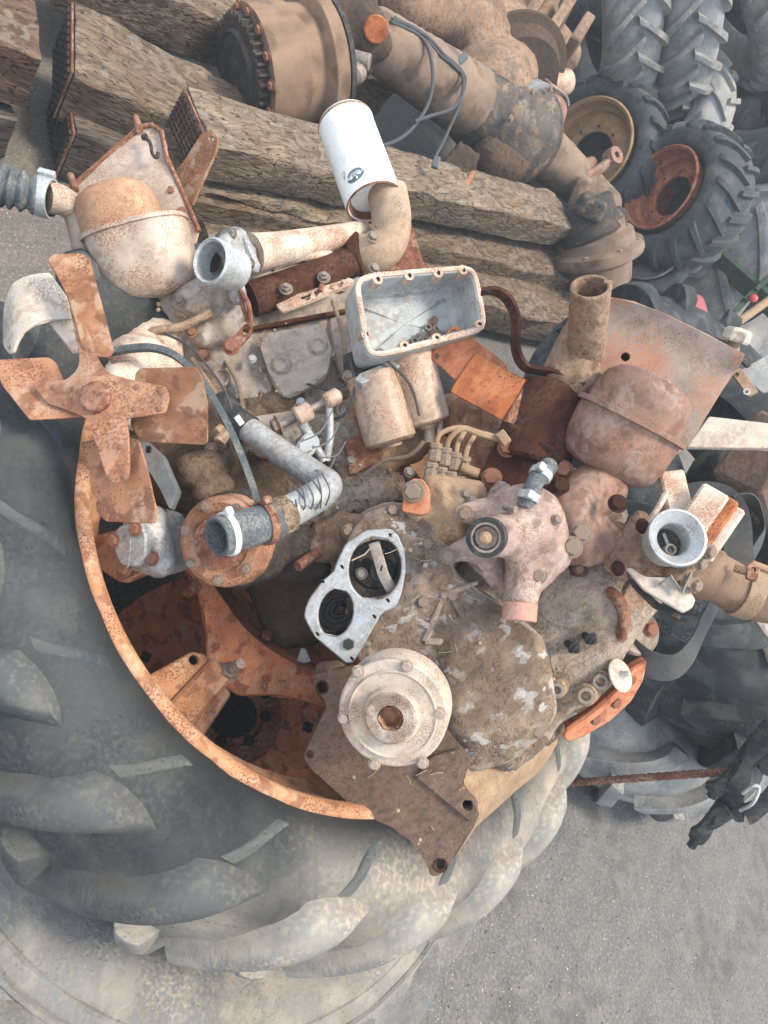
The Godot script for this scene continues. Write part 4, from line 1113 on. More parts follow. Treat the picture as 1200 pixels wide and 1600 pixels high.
func build_engine_left() -> void:
	thing("engine", "mud-caked engine with a rusty four-blade fan, twin fuel filters and pale header tank", "engine", C(420, 760, 1.55))
	# mud-caked block
	var xd := W(0.96, 0.26, -0.28)
	var d := sdf(0.004, 55.0)
	var bb := zb(W(0.15, 0.1, 1.0).cross(xd).cross(xd) * -1.0, W(0, 1, 0))
	bb = Basis(xd, W(-0.2, 0.95, 0.1), xd.cross(W(-0.2, 0.95, 0.1))).orthonormalized()
	d.box(C(430, 580, 1.50), bb, Vector3(S(150, 1.5), S(100, 1.5), 0.13), 0.008, 0.015)
	d.box(C(400, 484, 1.50), bb, Vector3(S(170, 1.45), S(32, 1.45), 0.10), 0.006, 0.012)
	d.cap(C(255, 470, 1.30), C(330, 520, 1.33), 0.035, 0.05, 0.03)
	d.cap(C(235, 545, 1.33), C(330, 540, 1.36), 0.05, 0.06, 0.03)
	d.cap(C(300, 470, 1.27), C(345, 455, 1.30), 0.032, 0.03, 0.02)
	d.cap(C(400, 430, 1.36), C(455, 425, 1.40), 0.035, 0.03, 0.02)
	d.cap(C(355, 440, 1.28), C(360, 480, 1.30), 0.028, 0.03, 0.02)
	d.cap(C(322, 525, 1.27), C(352, 515, 1.28), 0.022, 0.026, 0.015)
	d.cap(C(380, 620, 1.36), C(470, 640, 1.38), 0.035, 0.04, 0.03)
	part(d.mesh(0.0085, Soup.new()), "cylinder_block", "grey_cast", T, 70.0, 0.35)
	d = sdf(0.008, 50.0)
	d.box(C(410, 760, 1.42), zb(W(0.1, 0, 1), W(0.9, 0.35, 0)), Vector3(S(130, 1.42), S(110, 1.42), 0.1), 0.03, 0.03)
	d.box(C(300, 690, 1.36), zb(W(0, 0, 1)), Vector3(S(80, 1.36), S(90, 1.36), 0.08), 0.03, 0.03)
	d.box(C(470, 900, 1.52), zb(W(0.1, 0.2, 1), W(0.9, 0.3, 0)), Vector3(S(105, 1.5), S(80, 1.5), 0.1), 0.04, 0.03)
	part(d.mesh(0.012, Soup.new()), "crankcase", "crank_grey", T, 70.0, 0.3)
	d = sdf(0.009, 70.0)
	d.box(C(560, 735, 1.36), zb(W(0.1, 0.1, 1), W(0.9, 0.5, 0)), Vector3(S(75, 1.36), S(40, 1.36), 0.05), 0.02, 0.02)
	d.cap(C(470, 810, 1.30), C(600, 770, 1.33), 0.03, 0.04, 0.02)
	d.cap(C(440, 690, 1.33), C(520, 670, 1.35), 0.035, 0.03, 0.02)
	part(d.mesh(0.008, Soup.new()), "crusted_flank", "dust_cast", T, 70.0, 0.35)
	var hs := Soup.new(); hs.box(C(430, 508, 1.36), bb, Vector3(S(150, 1.36), 0.004, 0.012), 0.002); part(hs, "head_gasket", "rust_dark")
	for q in 8: bolt(C(330 + q * 34, 508 - q * 9.3, 1.335 + q * 0.011), W(0.1, 0.8, 0.6), 0.0085, "bolt_dusty")
	hs = Soup.new(); hs.box(C(420, 645, 1.385), bb, Vector3(S(140, 1.38), 0.006, 0.02), 0.003); part(hs, "block_ledge", "dust_cast")
	for q in 6: bolt(C(345 + q * 38, 640 - q * 10, 1.345 + q * 0.008), W(0.05, 0.2, 1), 0.0075, "bolt_dusty")
	var pl := plane(455, 570, 1.335, 0.08, 0.16)
	cut(pl, [404, 536, 412, 525, 498, 507, 510, 520, 520, 548, 512, 585, 503, 598, 452, 624, 438, 619, 424, 596], 0.012, "side_cover", "grey_cast", [], 7, -0.004, 0.005, T, 9.0, func(x, y): return 0.0016 * n3.get_noise_2d(x * 0.09, y * 0.09))
	for q in [[440, 573], [496, 543]]:
		var z := Soup.new(); z.lathe(pl.at(q[0], q[1], 0.006), zb(pl.n), [0.0, 0.004, 0.009, 0.004, 0.013, 0.008, 0.018, 0.004, 0.02, 0.0], 18); part(z, "boss", "grey_cast")
	bolts([[394, 561, 1.32], [470, 628, 1.325]], pl.n, 0.006, "bright_ring")
	cut(plane(545, 540, 1.40, 0.15, 0.15), [512, 500, 560, 482, 590, 545, 580, 575, 532, 590, 520, 560], 0.012, "side_cover", "grey_cast", [], 6, 0, 0.004)
	cut(plane(560, 690, 1.33, 0.1, 0.2), [526, 655, 560, 640, 606, 700, 612, 730, 545, 765, 530, 740], 0.02, "pump_flange", "tan_steel", [], 6, -0.01, 0.004)
	cut(plane(570, 700, 1.31, 0.1, 0.2), [538, 690, 575, 672, 600, 712, 592, 725, 545, 745], 0.008, "cover_plate", "rust", [], 5)
	# inlet and exhaust manifolds
	var s := Soup.new()
	tube(s, [[394, 396, 1.30], [440, 388, 1.34], [500, 375, 1.40], [570, 360, 1.47]], [31, 17], 22, 6, 1.0)
	part(s, "inlet_manifold", "pale_orange_chips")
	s = Soup.new(); tube(s, [[420, 408, 1.34], [470, 396, 1.37], [520, 402, 1.42]], [18, 9], 14)
	part(s, "manifold_web", "pale_orange_chips")
	s = Soup.new(); tube(s, [[392, 468, 1.33], [470, 442, 1.37], [548, 411, 1.45], [575, 400, 1.48]], 28, 22)
	part(s, "exhaust_manifold", "rust_dark")
	s = Soup.new()
	s.lathe(C(560, 400, 1.46), zb(W(0.75, 0.12, 0.2)), [0.0, -0.012, S(36, 1.46), -0.012, S(38, 1.46), -0.008, S(38, 1.46), 0.01, S(34, 1.46), 0.013, 0.0, 0.013], 28)
	part(s, "manifold_flange", "rust_dark")
	s = Soup.new(); tube(s, [[568, 398, 1.46], [592, 392, 1.45], [608, 372, 1.45], [611, 335, 1.45], [604, 296, 1.45]], 31, 26, 7)
	part(s, "exhaust_elbow", "elbow_cast")
	bolts([[581, 371, 1.41], [584, 420, 1.41], [591, 358, 1.43]], W(0.5, 0.3, 0.8), 0.009, "steel")
	bolts([[447, 452, 1.315], [506, 434, 1.35]], W(0.1, 0.3, 0.9), 0.009, "steel", "nut")
	cut(plane(490, 462, 1.345, 0.0, 0.5), [430, 478, 440, 470, 548, 437, 553, 442, 545, 450, 520, 458, 470, 480, 440, 491], 0.006, "throttle_plate", "pale_orange_chips", [rnd_poly(P2([468, 466, 500, 455, 501, 460, 470, 471]), 2), rnd_poly(P2([513, 450, 536, 443, 537, 447, 514, 455]), 2)], 4)
	for q in [[447, 452, 450, 476], [506, 434, 500, 456]]:
		s = Soup.new(); tube(s, [[q[0], q[1], 1.36], [q[2], q[3], 1.34]], 4, 8); part(s, "stay", "rust")
	cut(plane(645, 390, 1.52, 0.3, 0.1), [632, 352, 640, 346, 664, 424, 600, 424], 0.006, "heat_shield", "rust", [], 3)
	# carburettor ring and flange
	var rx := W(-0.5, -0.02, 0.86); var rp := C(327, 407, 1.17)
	s = Soup.new()
	s.lathe(rp, zb(rx), [0.0, -0.052, 0.026, -0.05, 0.028, -0.03, 0.0305, -0.004, 0.034, 0.0, 0.037, -0.003, 0.037, -0.022, 0.034, -0.026, 0.035, -0.045, 0.033, -0.062, 0.0, -0.062], 40)
	part(s, "intake_ring", "bright_ring", T, 30.0)
	s = Soup.new(); s.lathe(C(333, 410, 1.21), zb(rx), [0.0, 0.0, 0.016, 0.0, 0.016, 0.002, 0.0, 0.002], 24); part(s, "intake_bore", "black_void")
	d = sdf(0.002, 60.0)
	d.cap(C(350, 402, 1.23), C(378, 398, 1.28), 0.022, 0.026, 0.012); d.cap(C(352, 378, 1.22), C(372, 372, 1.26), 0.013, 0.014, 0.01); d.cap(C(362, 428, 1.22), C(378, 420, 1.26), 0.014, 0.014, 0.01); d.cap(C(365, 430, 1.23), C(372, 462, 1.25), 0.012, 0.016, 0.01)
	part(d.mesh(0.005, Soup.new()), "carburettor_body", "alu", T, 60.0)
	cut(plane(380, 390, 1.255, -0.5, 0.0), [357, 360, 366, 354, 380, 358, 404, 414, 400, 426, 384, 424], 0.012, "carburettor_flange", "alu", [], 4, -0.006, 0.003)
	bolts([[364, 366, 1.22], [392, 413, 1.235], [372, 402, 1.22]], rx, 0.007, "steel")
	s = Soup.new(); tube(s, [[376, 455, 1.23], [380, 480, 1.22], [390, 505, 1.22], [394, 512, 1.22]], 4, 8); tube(s, [[376, 455, 1.23], [388, 475, 1.21], [392, 505, 1.22]], 4, 8)
	part(s, "linkage", "rust")
	cut(plane(372, 530, 1.225, 0.1, 0.3), [356, 540, 384, 508, 396, 512, 392, 526, 366, 554, 354, 552], 0.007, "lever", "rust", [circ(384, 521, 5, 10)], 4)
	bolts([[362, 542, 1.215]], W(0, 0.1, 1), 0.011, "bolt_rust")
	s = Soup.new(); tube(s, [[218, 533, 1.24], [240, 518, 1.23], [285, 510, 1.24], [330, 488, 1.25]], 7, 12)
	part(s, "coolant_hose", "crust_pale")
	s = Soup.new(); tube(s, [[222, 500, 1.28], [240, 492, 1.27], [255, 505, 1.28]], 13, 12); part(s, "hose_stub", "dark_rubber")
	band([228, 496, 1.275], W(0.8, 0.3, 0), 14, 0.006, "steel")
	# header tank with its bracket
	var ta := deg_to_rad(14.0)
	var tb := Basis(W(cos(ta), sin(ta), 0.05), W(-sin(ta), cos(ta), 0.25), W(0.05, -0.2, 1)).orthonormalized()
	var u := S(1, 1.24)
	drum(C(212, 355, 1.25), -tb.y, tb.x, [0.0, 78 * u, 8 * u, 79 * u, 55 * u, 78 * u, 84 * u, 72 * u, 102 * u, 58 * u, 110 * u, 40 * u, 112 * u, 10 * u], 0.92, "header_tank", "primer")
	drum(C(195, 360, 1.26), tb.y, tb.x, [0.0, 64 * u, 40 * u, 62 * u, 58 * u, 54 * u, 68 * u, 40 * u, 71 * u, 20 * u, 72 * u, 5 * u], 0.95, "tank_lid", "lid_orange")
	drum(C(211, 357, 1.25), tb.y, tb.x, [-4 * u, 76 * u, -3 * u, 83 * u, 3 * u, 83 * u, 4 * u, 76 * u], 0.92, "tank_seam", "primer")
	pl = plane(220, 300, 1.33, -0.1, 0.1)
	cut(pl, [110, 298, 222, 201, 238, 197, 252, 205, 260, 225, 262, 250, 275, 275, 312, 362, 306, 384, 285, 372, 250, 330, 180, 350, 135, 330], 0.004, "tank_bracket", "primer", [circ(226, 215, 6, 10), circ(267, 298, 4, 8)], 5, 0.0, 0.001, T, 14.0, func(x, y): return 0.004 * sin(x * 0.03) * cos(y * 0.04))
	s = Soup.new(); s.tube([pl.at(110, 298, 0.004), pl.at(170, 246, 0.006), pl.at(222, 201, 0.006), pl.at(240, 198, 0.006), pl.at(254, 208, 0.006), pl.at(262, 248, 0.005), pl.at(285, 300, 0.005), pl.at(313, 364, 0.005)], 0.0045, 8)
	part(s, "rolled_edge", "rust")
	s = Soup.new(); tube(s, [[222, 212, 1.32], [234, 222, 1.315], [238, 240, 1.31], [245, 246, 1.31], [247, 238, 1.31]], 3, 6); part(s, "hook", "black_oil")
	bolts([[268, 299, 1.318], [283, 330, 1.31]], pl.n, 0.006, "bolt_rust")
	for q in [[212, 184, 218, 204], [110, 274, 118, 296]]:
		s = Soup.new(); cyl(s, [q[0], q[1], 1.36], [q[2], q[3], 1.33], 5.5, 10); part(s, "stud", "rust")
	cut(plane(312, 265, 1.34, -0.4, 0.1), [316, 212, 328, 205, 338, 207, 343, 222, 340, 238, 302, 324, 274, 276], 0.005, "stay_strap", "rust_blade", [circ(333, 219, 4, 8)], 4)
	# ribbed air hose
	s = Soup.new()
	var hp := spl(CC([[-60, 272, 1.16], [-20, 283, 1.17], [20, 295, 1.18], [70, 308, 1.2]]), 16)
	var hr := []
	for i in hp.size(): hr.append(S(34.0 - 8.0 * i / hp.size() + 4.0 * sin(i * 1.25), 1.18))
	s.tube(hp, hr, 22)
	part(s, "ribbed_hose", "hose", T, 60.0)
	band([70, 308, 1.2], W(0.95, -0.22, -0.1), 28, 0.012, "bright_ring")
	s = Soup.new(); tube(s, [[72, 308, 1.2], [98, 314, 1.22], [118, 332, 1.24], [128, 372, 1.25], [131, 405, 1.26]], [25, 17], 18, 6)
	part(s, "tank_spout", "primer")
	# curved cream sheet beside the fan
	cut(plane(55, 495, 1.02, -0.2, 0.2), [-12, 512, 10, 480, 35, 455, 84, 431, 114, 486, 78, 508, 52, 532, 38, 560, 28, 561, -5, 530], 0.004, "fan_shroud", "cream_sheet", [circ(29, 552, 4, 8)], 3, 0, 0.001, T, 14.0, func(x, y): return 0.02 - 0.000012 * (x - 50) * (x - 50))
	cut(plane(105, 522, 1.03, 0.3, 0.1), [78, 508, 112, 488, 130, 548, 116, 556], 0.01, "shroud_bracket", "pale_orange_chips", [], 3)
	# fan
	var fp := plane(155, 625, 0.975, -0.06, 0.10)
	var fan := Node3D.new(); fan.name = "fan"; T.add_child(fan)
	var bl := [[plane(130, 480, 0.98, 0.35, 0.1), [74, 406, 83, 398, 127, 396, 140, 404, 150, 440, 179, 550, 171, 559, 150, 557, 128, 546, 116, 494, 98, 446], "rust_blade"], [plane(265, 635, 0.98, -0.05, -0.3), [204, 664, 212, 583, 221, 575, 306, 573, 316, 588, 325, 630, 325, 690, 319, 695, 221, 690], "rust_blade"], [plane(60, 610, 0.985, 0.05, 0.4), [-8, 563, 77, 559, 88, 567, 100, 598, 128, 652, 47, 657, 3, 602], "orange_paint"], [plane(185, 750, 0.98, -0.35, 0.1), [126, 692, 140, 688, 203, 683, 218, 690, 230, 730, 246, 800, 243, 818, 166, 815, 152, 800, 148, 750], "orange_paint"]]
	for q in bl: cut(q[0], q[1], 0.0028, "blade", q[2], [], 5, -0.001, 0.0008, fan, 12.0, func(x, y): return 0.0 + 0.0006 * n3.get_noise_2d(x * 0.05, y * 0.05))
	cut(fp, [112, 478, 127, 475, 136, 500, 152, 556, 172, 586, 200, 594, 262, 606, 268, 622, 262, 648, 200, 656, 205, 680, 206, 735, 203, 752, 180, 757, 171, 749, 152, 690, 146, 660, 128, 650, 80, 634, 58, 608, 56, 600, 110, 596, 126, 580, 129, 560, 122, 530], 0.0035, "spider", "orange_paint", [], 6, 0.005, 0.001, fan, 14.0, func(x, y): return 0.010 * exp(-((x - 158) * (x - 158) + (y - 625) * (y - 625)) / 1400.0))
	s = Soup.new()
	d = sdf(0.003, 90.0); d.cyl(fp.at(158, 626, 0.005), fp.at(158, 626, 0.024), 0.021, 0.005); part(d.mesh(0.004, s), "hub", "rust", fan, 60.0)
	for q in [[218, 608], [256, 615], [214, 642], [253, 641], [161, 703], [192, 700], [177, 748], [199, 747], [90, 608], [108, 633], [122, 498], [138, 545]]:
		inst(hexm("rivet"), "rivet", "orange_paint", Transform3D(zb(fp.n).scaled(Vector3.ONE * 0.0045), fp.at(q[0], q[1], 0.0085)), fan)
	for q in bl: pass
	# fan pulley, belt and lower pulley
	s = Soup.new()
	s.lathe(C(205, 610, 1.16), zb(W(-0.05, 0.1, 1)), [0.0, -0.05, 0.055, -0.05, 0.058, -0.03, 0.05, -0.015, 0.058, 0.0, 0.056, 0.006, 0.045, 0.01, 0.02, 0.07, 0.0, 0.08], 36)
	part(s, "fan_pulley", "cream_sheet")
	d = sdf(0.003, 50.0); d.cap(C(225, 575, 1.19), C(255, 610, 1.26), 0.05, 0.06, 0.03); d.cap(C(190, 560, 1.2), C(240, 540, 1.28), 0.03, 0.05, 0.03)
	part(d.mesh(0.008, Soup.new()), "water_pump", "pale_orange_chips", T, 60.0)
	ribbon([[165, 552, 1.12], [195, 546, 1.115], [240, 544, 1.105], [280, 560, 1.1], [318, 600, 1.09], [352, 655, 1.08], [380, 718, 1.07], [400, 775, 1.075], [404, 800, 1.08]], W(0.1, 0.2, 1), 0.0055, 0.0048, "fan_belt", "hose")
	var lx := W(-0.24, -0.06, 0.97); var lc := C(344, 847, 1.085)
	s = Soup.new()
	s.lathe(lc, zb(lx), [0.0, 0.004, 0.03, 0.004, 0.034, 0.0, 0.042, -0.001, 0.046, 0.002, 0.058, 0.002, 0.063, -0.001, 0.0665, -0.004, 0.068, -0.01, 0.064, -0.02, 0.069, -0.032, 0.07, -0.04, 0.0, -0.04], 48)
	part(s, "crank_pulley", "orange_paint", T, 30.0, 0.3)
	s = Soup.new(); s.lathe(lc, zb(lx), [0.0, 0.008, 0.012, 0.008, 0.03, 0.0075, 0.038, 0.0075, 0.0385, 0.003], 36); part(s, "pulley_face", "rust", T, 30.0, 0.3)
	for i in 7:
		var a := TAU * i / 7.0 + 0.3
		bolt(lc + zb(lx) * Vector3(cos(a) * 0.056, sin(a) * 0.056, 0.002), lx, 0.0062, "bolt_dusty")
	d = sdf(0.004, 50.0); d.cyl(lc - lx * 0.035, lc - lx * 0.1, 0.075, 0.01, 0.02); d.cap(C(400, 850, 1.2), C(480, 870, 1.25), 0.05, 0.05, 0.03)
	part(d.mesh(0.01, Soup.new()), "front_housing", "black_oil", T, 60.0)
	# rubber hose and aluminium pipe
	s = Soup.new(); pipe(s, [338, 839, 0.985], [432, 812, 1.06], 32, 27, 32)
	part(s, "rubber_hose", "hose")
	band([356, 834, 0.999], W(0.92, 0.26, -0.75), 32.2, 0.0045, "clip_white", "white_band")
	band([414, 817, 1.045], W(0.92, 0.26, -0.75), 32.5, 0.006, "rust")
	d = sdf(0.0025, 70.0)
	d.cyl(C(424, 814, 1.055), C(452, 800, 1.075), S(31, 1.06), 0.004, 0.01)
	part(d.mesh(0.006, Soup.new()), "muddy_joint", "mud", T, 60.0)
	s = Soup.new(); tube(s, [[436, 808, 1.065], [470, 790, 1.09], [500, 772, 1.12], [512, 758, 1.145], [496, 745, 1.17], [440, 708, 1.19], [384, 668, 1.21]], [27, 23], 22, 6)
	part(s, "aluminium_pipe", "alu")
	s = Soup.new(); tube(s, [[388, 672, 1.21], [366, 652, 1.22], [348, 622, 1.24]], [24, 17], 16); part(s, "hose_end", "dark_rubber")
	s = Soup.new(); s.box(C(374, 657, 1.19), zb(W(-0.1, 0.2, 1), W(0.8, 0.6, 0)), Vector3(0.009, 0.005, 0.002), 0.001); part(s, "paper_tag", "clip_white")
	for q in 7:   # twine wound round the pipe
		var w := Soup.new(); var x0 := 452.0 + q * 8.5; var y0 := 800.0 - q * 4.0
		tube(w, [[x0, y0 - 36, 1.09], [x0 + 12 + 5 * sin(q * 2.1), y0 - 10, 1.055], [x0 + 6, y0 + 14, 1.085]], 1.3, 5); part(w, "twine", "wire_grey")
	for q in [[488, 700, 530, 660], [500, 715, 540, 690], [470, 690, 520, 640], [492, 735, 524, 712]]:
		var w := Soup.new(); tube(w, [[q[0], q[1], 1.14], [(q[0] + q[2]) * 0.5 + 6, (q[1] + q[3]) * 0.5 + 9, 1.17], [q[2], q[3], 1.2]], 1.4, 5); part(w, "twine", "wire_grey")
	# aluminium pump
	d = sdf(0.0015, 60.0)
	d.box(C(246, 846, 1.17), zb(W(-0.3, 0.15, 0.95), W(0.95, 0.25, 0.3)), Vector3(S(50, 1.15), S(33, 1.15), 0.05), 0.018, 0.02)
	d.cap(C(230, 820, 1.13), C(250, 880, 1.13), 0.024, 0.022, 0.02)
	part(d.mesh(0.006, Soup.new()), "gear_pump", "alu", T, 60.0)
	pl = plane(204, 852, 1.095, -0.35, 0.12)
	var pf := cut(pl, [180, 834, 190, 822, 222, 816, 232, 836, 232, 868, 214, 886, 192, 884, 182, 862], 0.012, "pump_cover", "alu", [], 5, -0.006, 0.003)
	s = Soup.new()
	for i in 6: s.box(pl.at(206, 836 + i * 7, 0.0062), zb(pl.n, W(1, -0.1, 0)), Vector3(S(16, 1.1), 0.0011, 0.0006), 0.0003)
	var em := put(s, "embossed_lines", "alu", pf); em.set_meta("kind", "stuff")
	bolts([[178, 845, 1.1], [212, 827, 1.085], [239, 873, 1.09], [196, 889, 1.1]], pl.n, 0.0085, "bolt_rust")
	cut(plane(196, 880, 1.16, -0.3, 0.2), [160, 840, 200, 830, 250, 890, 200, 912, 166, 890], 0.02, "pump_mount", "orange_paint", [], 5)
	cut(plane(238, 722, 1.18, -0.2, 0.2), [200, 690, 232, 690, 260, 715, 284, 770, 272, 800, 258, 770, 240, 740, 205, 728], 0.015, "bracket_arm", "sheet_grey", [circ(238, 706, 6, 8)], 5)
	cut(plane(255, 740, 1.17, -0.4, 0.1), [228, 700, 244, 712, 268, 752, 270, 780, 262, 788, 236, 730], 0.01, "bracket_web", "rust_dark", [], 4)
	s = Soup.new(); cyl(s, [352, 675, 1.2], [342, 692, 1.19], 10, 12); cyl(s, [346, 668, 1.2], [338, 676, 1.19], 7, 12); part(s, "union_fitting", "crust_pale")
	d = sdf(0.003, 60.0); d.cap(C(300, 735, 1.24), C(345, 720, 1.26), 0.03, 0.025, 0.02); d.cap(C(325, 775, 1.22), C(350, 760, 1.24), 0.025, 0.02, 0.02)
	part(d.mesh(0.007, Soup.new()), "pump_housing", "crank_grey", T, 60.0)
	# adjuster bolt and struts
	s = Soup.new(); cyl(s, [430, 668, 1.235], [476, 646, 1.245], 7, 12); cyl(s, [478, 644, 1.24], [532, 614, 1.26], 6, 12); part(s, "adjuster_rod", "steel")
	s = Soup.new(); cyl(s, [462, 652, 1.23], [486, 640, 1.235], 15, 16, 0.2); cyl(s, [508, 628, 1.24], [530, 616, 1.25], 13, 16, 0.3); part(s, "adjuster_sleeve", "can_metal")
	bolts([[436, 664, 1.23]], W(-0.9, -0.4, 0.3), 0.013, "bolt_dusty")
	s = Soup.new(); tube(s, [[470, 658, 1.24], [488, 690, 1.23], [505, 720, 1.24]], 8, 10); part(s, "strut", "alu")
	s = Soup.new(); tube(s, [[514, 636, 1.25], [516, 680, 1.24], [510, 720, 1.24]], 6, 10); part(s, "strut", "alu")
	bolts([[478, 700, 1.215], [484, 692, 1.22]], W(0, 0.2, 1), 0.012, "bright_ring")
	# fuel filters
	var fx := 0
	for q in [[582, 588, 1.275, 612, 694, 1.285, 43], [641, 560, 1.285, 669, 664, 1.30, 38]]:
		var a := C(q[0], q[1], q[2]); var b := C(q[3], q[4], q[5]); var L := a.distance_to(b); var r := S(q[6], q[2])
		s = Soup.new()
		s.lathe(a, zb(b - a), [0.0, -0.004, r * 0.94, -0.004, r, 0.0, r * 1.0, 0.008, r * 0.975, 0.012, r * 0.975, L * 0.86, r * 0.95, L * 0.94, r * 0.8, L * 0.99, r * 0.4, L * 1.0, r * 0.36, L * 1.04, 0.0, L * 1.04], 36)
		part(s, "fuel_filter", "can_metal", T, 40.0, 0.3)
		fx += 1
	cut(plane(600, 574, 1.25, 0.05, 0.7), [554, 594, 562, 584, 590, 574, 640, 552, 646, 558, 640, 566, 600, 584, 566, 600], 0.014, "filter_head", "alu", [], 3, -0.012)
	d = sdf(0.002, 60.0); d.box(C(565, 578, 1.30), zb(W(0, 0.3, 1), W(0.9, 0.4, 0)), Vector3(0.03, 0.025, 0.025), 0.006, 0.01); d.cap(C(545, 590, 1.29), C(560, 584, 1.28), 0.015, 0.014, 0.01)
	part(d.mesh(0.006, Soup.new()), "filter_bracket", "black_oil", T, 60.0)
	bolts([[545, 588, 1.27], [655, 551, 1.27]], W(0, 0.3, 1), 0.009, "bolt_dusty")
	s = Soup.new(); tube(s, [[546, 560, 1.27], [553, 590, 1.25], [552, 620, 1.25], [538, 648, 1.26], [520, 655, 1.27]], 2.2, 7); part(s, "leak_off_wire", "wire_dark")
	s = Soup.new(); tube(s, [[662, 600, 1.3], [668, 640, 1.3], [672, 690, 1.31]], 9, 10); tube(s, [[690, 640, 1.3], [686, 680, 1.3]], 4, 8); part(s, "fuel_pipe", "pale_orange_chips")
	d = sdf(0.003, 60.0); d.cap(C(560, 640, 1.36), C(590, 720, 1.36), 0.03, 0.04, 0.03); d.cap(C(640, 700, 1.36), C(700, 640, 1.38), 0.03, 0.03, 0.03)
	part(d.mesh(0.008, Soup.new()), "pump_block", "tan_steel", T, 60.0)
	# stud and lug between the engines
	s = Soup.new(); cyl(s, [465, 885, 1.15], [498, 862, 1.19], 9, 14); part(s, "stud", "rust")
	d = sdf(0.003, 60.0); d.cap(C(495, 860, 1.22), C(560, 835, 1.24), 0.024, 0.036, 0.02); d.box(C(530, 850, 1.26), zb(W(0, 0, 1), W(0.9, 0.4, 0)), Vector3(0.05, 0.03, 0.03), 0.01, 0.02)
	part(d.mesh(0.008, Soup.new()), "mounting_lug", "pipe_dusty", T, 60.0)
	# lower tappet cover, ribs, pipes and core plugs on the block's flank
	cut(plane(430, 690, 1.30, 0.05, 0.2), [372, 668, 400, 650, 470, 640, 486, 668, 470, 706, 410, 716, 380, 700], 0.01, "tappet_cover", "grey_cast", [], 8, -0.006, 0.004, T, 10.0, func(x, y): return 0.0012 * n3.get_noise_2d(x * 0.1, y * 0.1))
	for q in [[392, 668, 1.292], [462, 652, 1.292], [470, 690, 1.288], [402, 704, 1.286]]: bolt(C(q[0], q[1], q[2]), W(0.05, 0.2, 1), 0.0065, "bolt_dusty")
	for q in [[345, 590, 1.325], [370, 640, 1.32], [540, 640, 1.34]]:
		s = Soup.new(); s.lathe(C(q[0], q[1], q[2]), zb(W(0.05, 0.15, 1)), [0.0, -0.002, 0.011, -0.002, 0.013, 0.003, 0.016, 0.004, 0.018, -0.004], 22); part(s, "core_plug", "grey_cast")
	for q in [[[350, 560, 1.32], [372, 600, 1.315], [380, 650, 1.31]], [[520, 470, 1.36], [535, 520, 1.345], [540, 560, 1.33], [548, 600, 1.31]], [[300, 560, 1.26], [340, 620, 1.255], [356, 660, 1.25], [350, 700, 1.25]], [[570, 742, 1.29], [600, 720, 1.28], [640, 712, 1.27], [662, 690, 1.26]]]:
		s = Soup.new(); tube(s, q, 3.6, 8); part(s, "fuel_line", "bolt_dusty")
	for q in [[[255, 520, 1.22], [300, 545, 1.2], [345, 600, 1.19], [362, 640, 1.19]], [[600, 560, 1.24], [640, 600, 1.25], [655, 650, 1.25]], [[480, 600, 1.3], [520, 610, 1.27], [548, 596, 1.26], [566, 612, 1.25]]]:
		s = Soup.new(); tube(s, q, 2.0, 6); part(s, "loose_wire", "wire_dark")
	for q in [[300, 520, 1.25], [318, 556, 1.27], [282, 470, 1.24], [410, 470, 1.33], [520, 555, 1.345], [560, 655, 1.29], [590, 690, 1.285], [548, 720, 1.29], [500, 770, 1.22], [450, 850, 1.2], [300, 660, 1.26], [330, 700, 1.24]]:
		bolt(C(q[0], q[1], q[2]), W(rng.randf_range(-0.3, 0.3), rng.randf_range(0, 0.4), 1), rng.randf_range(0.006, 0.0095), ["bolt_dusty", "bolt_rust", "steel"][rng.randi() % 3])
	litter([[300, 480, 1.24, 60, 40], [380, 600, 1.30, 70, 40], [470, 660, 1.26, 60, 40], [560, 740, 1.28, 70, 35], [430, 530, 1.32, 80, 20], [510, 790, 1.24, 50, 30]], 15)
func litter(spots: Array, cnt: int) -> void:   # dry straw and crumbs caught in the dirt
	var s := Soup.new()
	for q in spots:
		for k in cnt:
			var p := C(q[0] + rng.randfn(0.0, q[3] * 0.45), q[1] + rng.randfn(0.0, q[4] * 0.45), q[2] + rng.randf_range(-0.012, 0.03))
			var d := W(rng.randf_range(-1, 1), rng.randf_range(-1, 1), rng.randf_range(-0.4, 0.4))
			if k % 3 == 0: s.box(p, zb(d), Vector3.ONE * rng.randf_range(0.0012, 0.003), 0.0006)
			else:
				var l := rng.randf_range(0.004, 0.013)
				s.tube([p - d * l, p + W(rng.randf_range(-1, 1), rng.randf_range(-1, 1), 0.3) * 0.002, p + d * l], 0.0006, 4)
	var o := part(s, "straw_litter", "straw", T, 20.0, 0.3)
	o.set_meta("kind", "stuff")
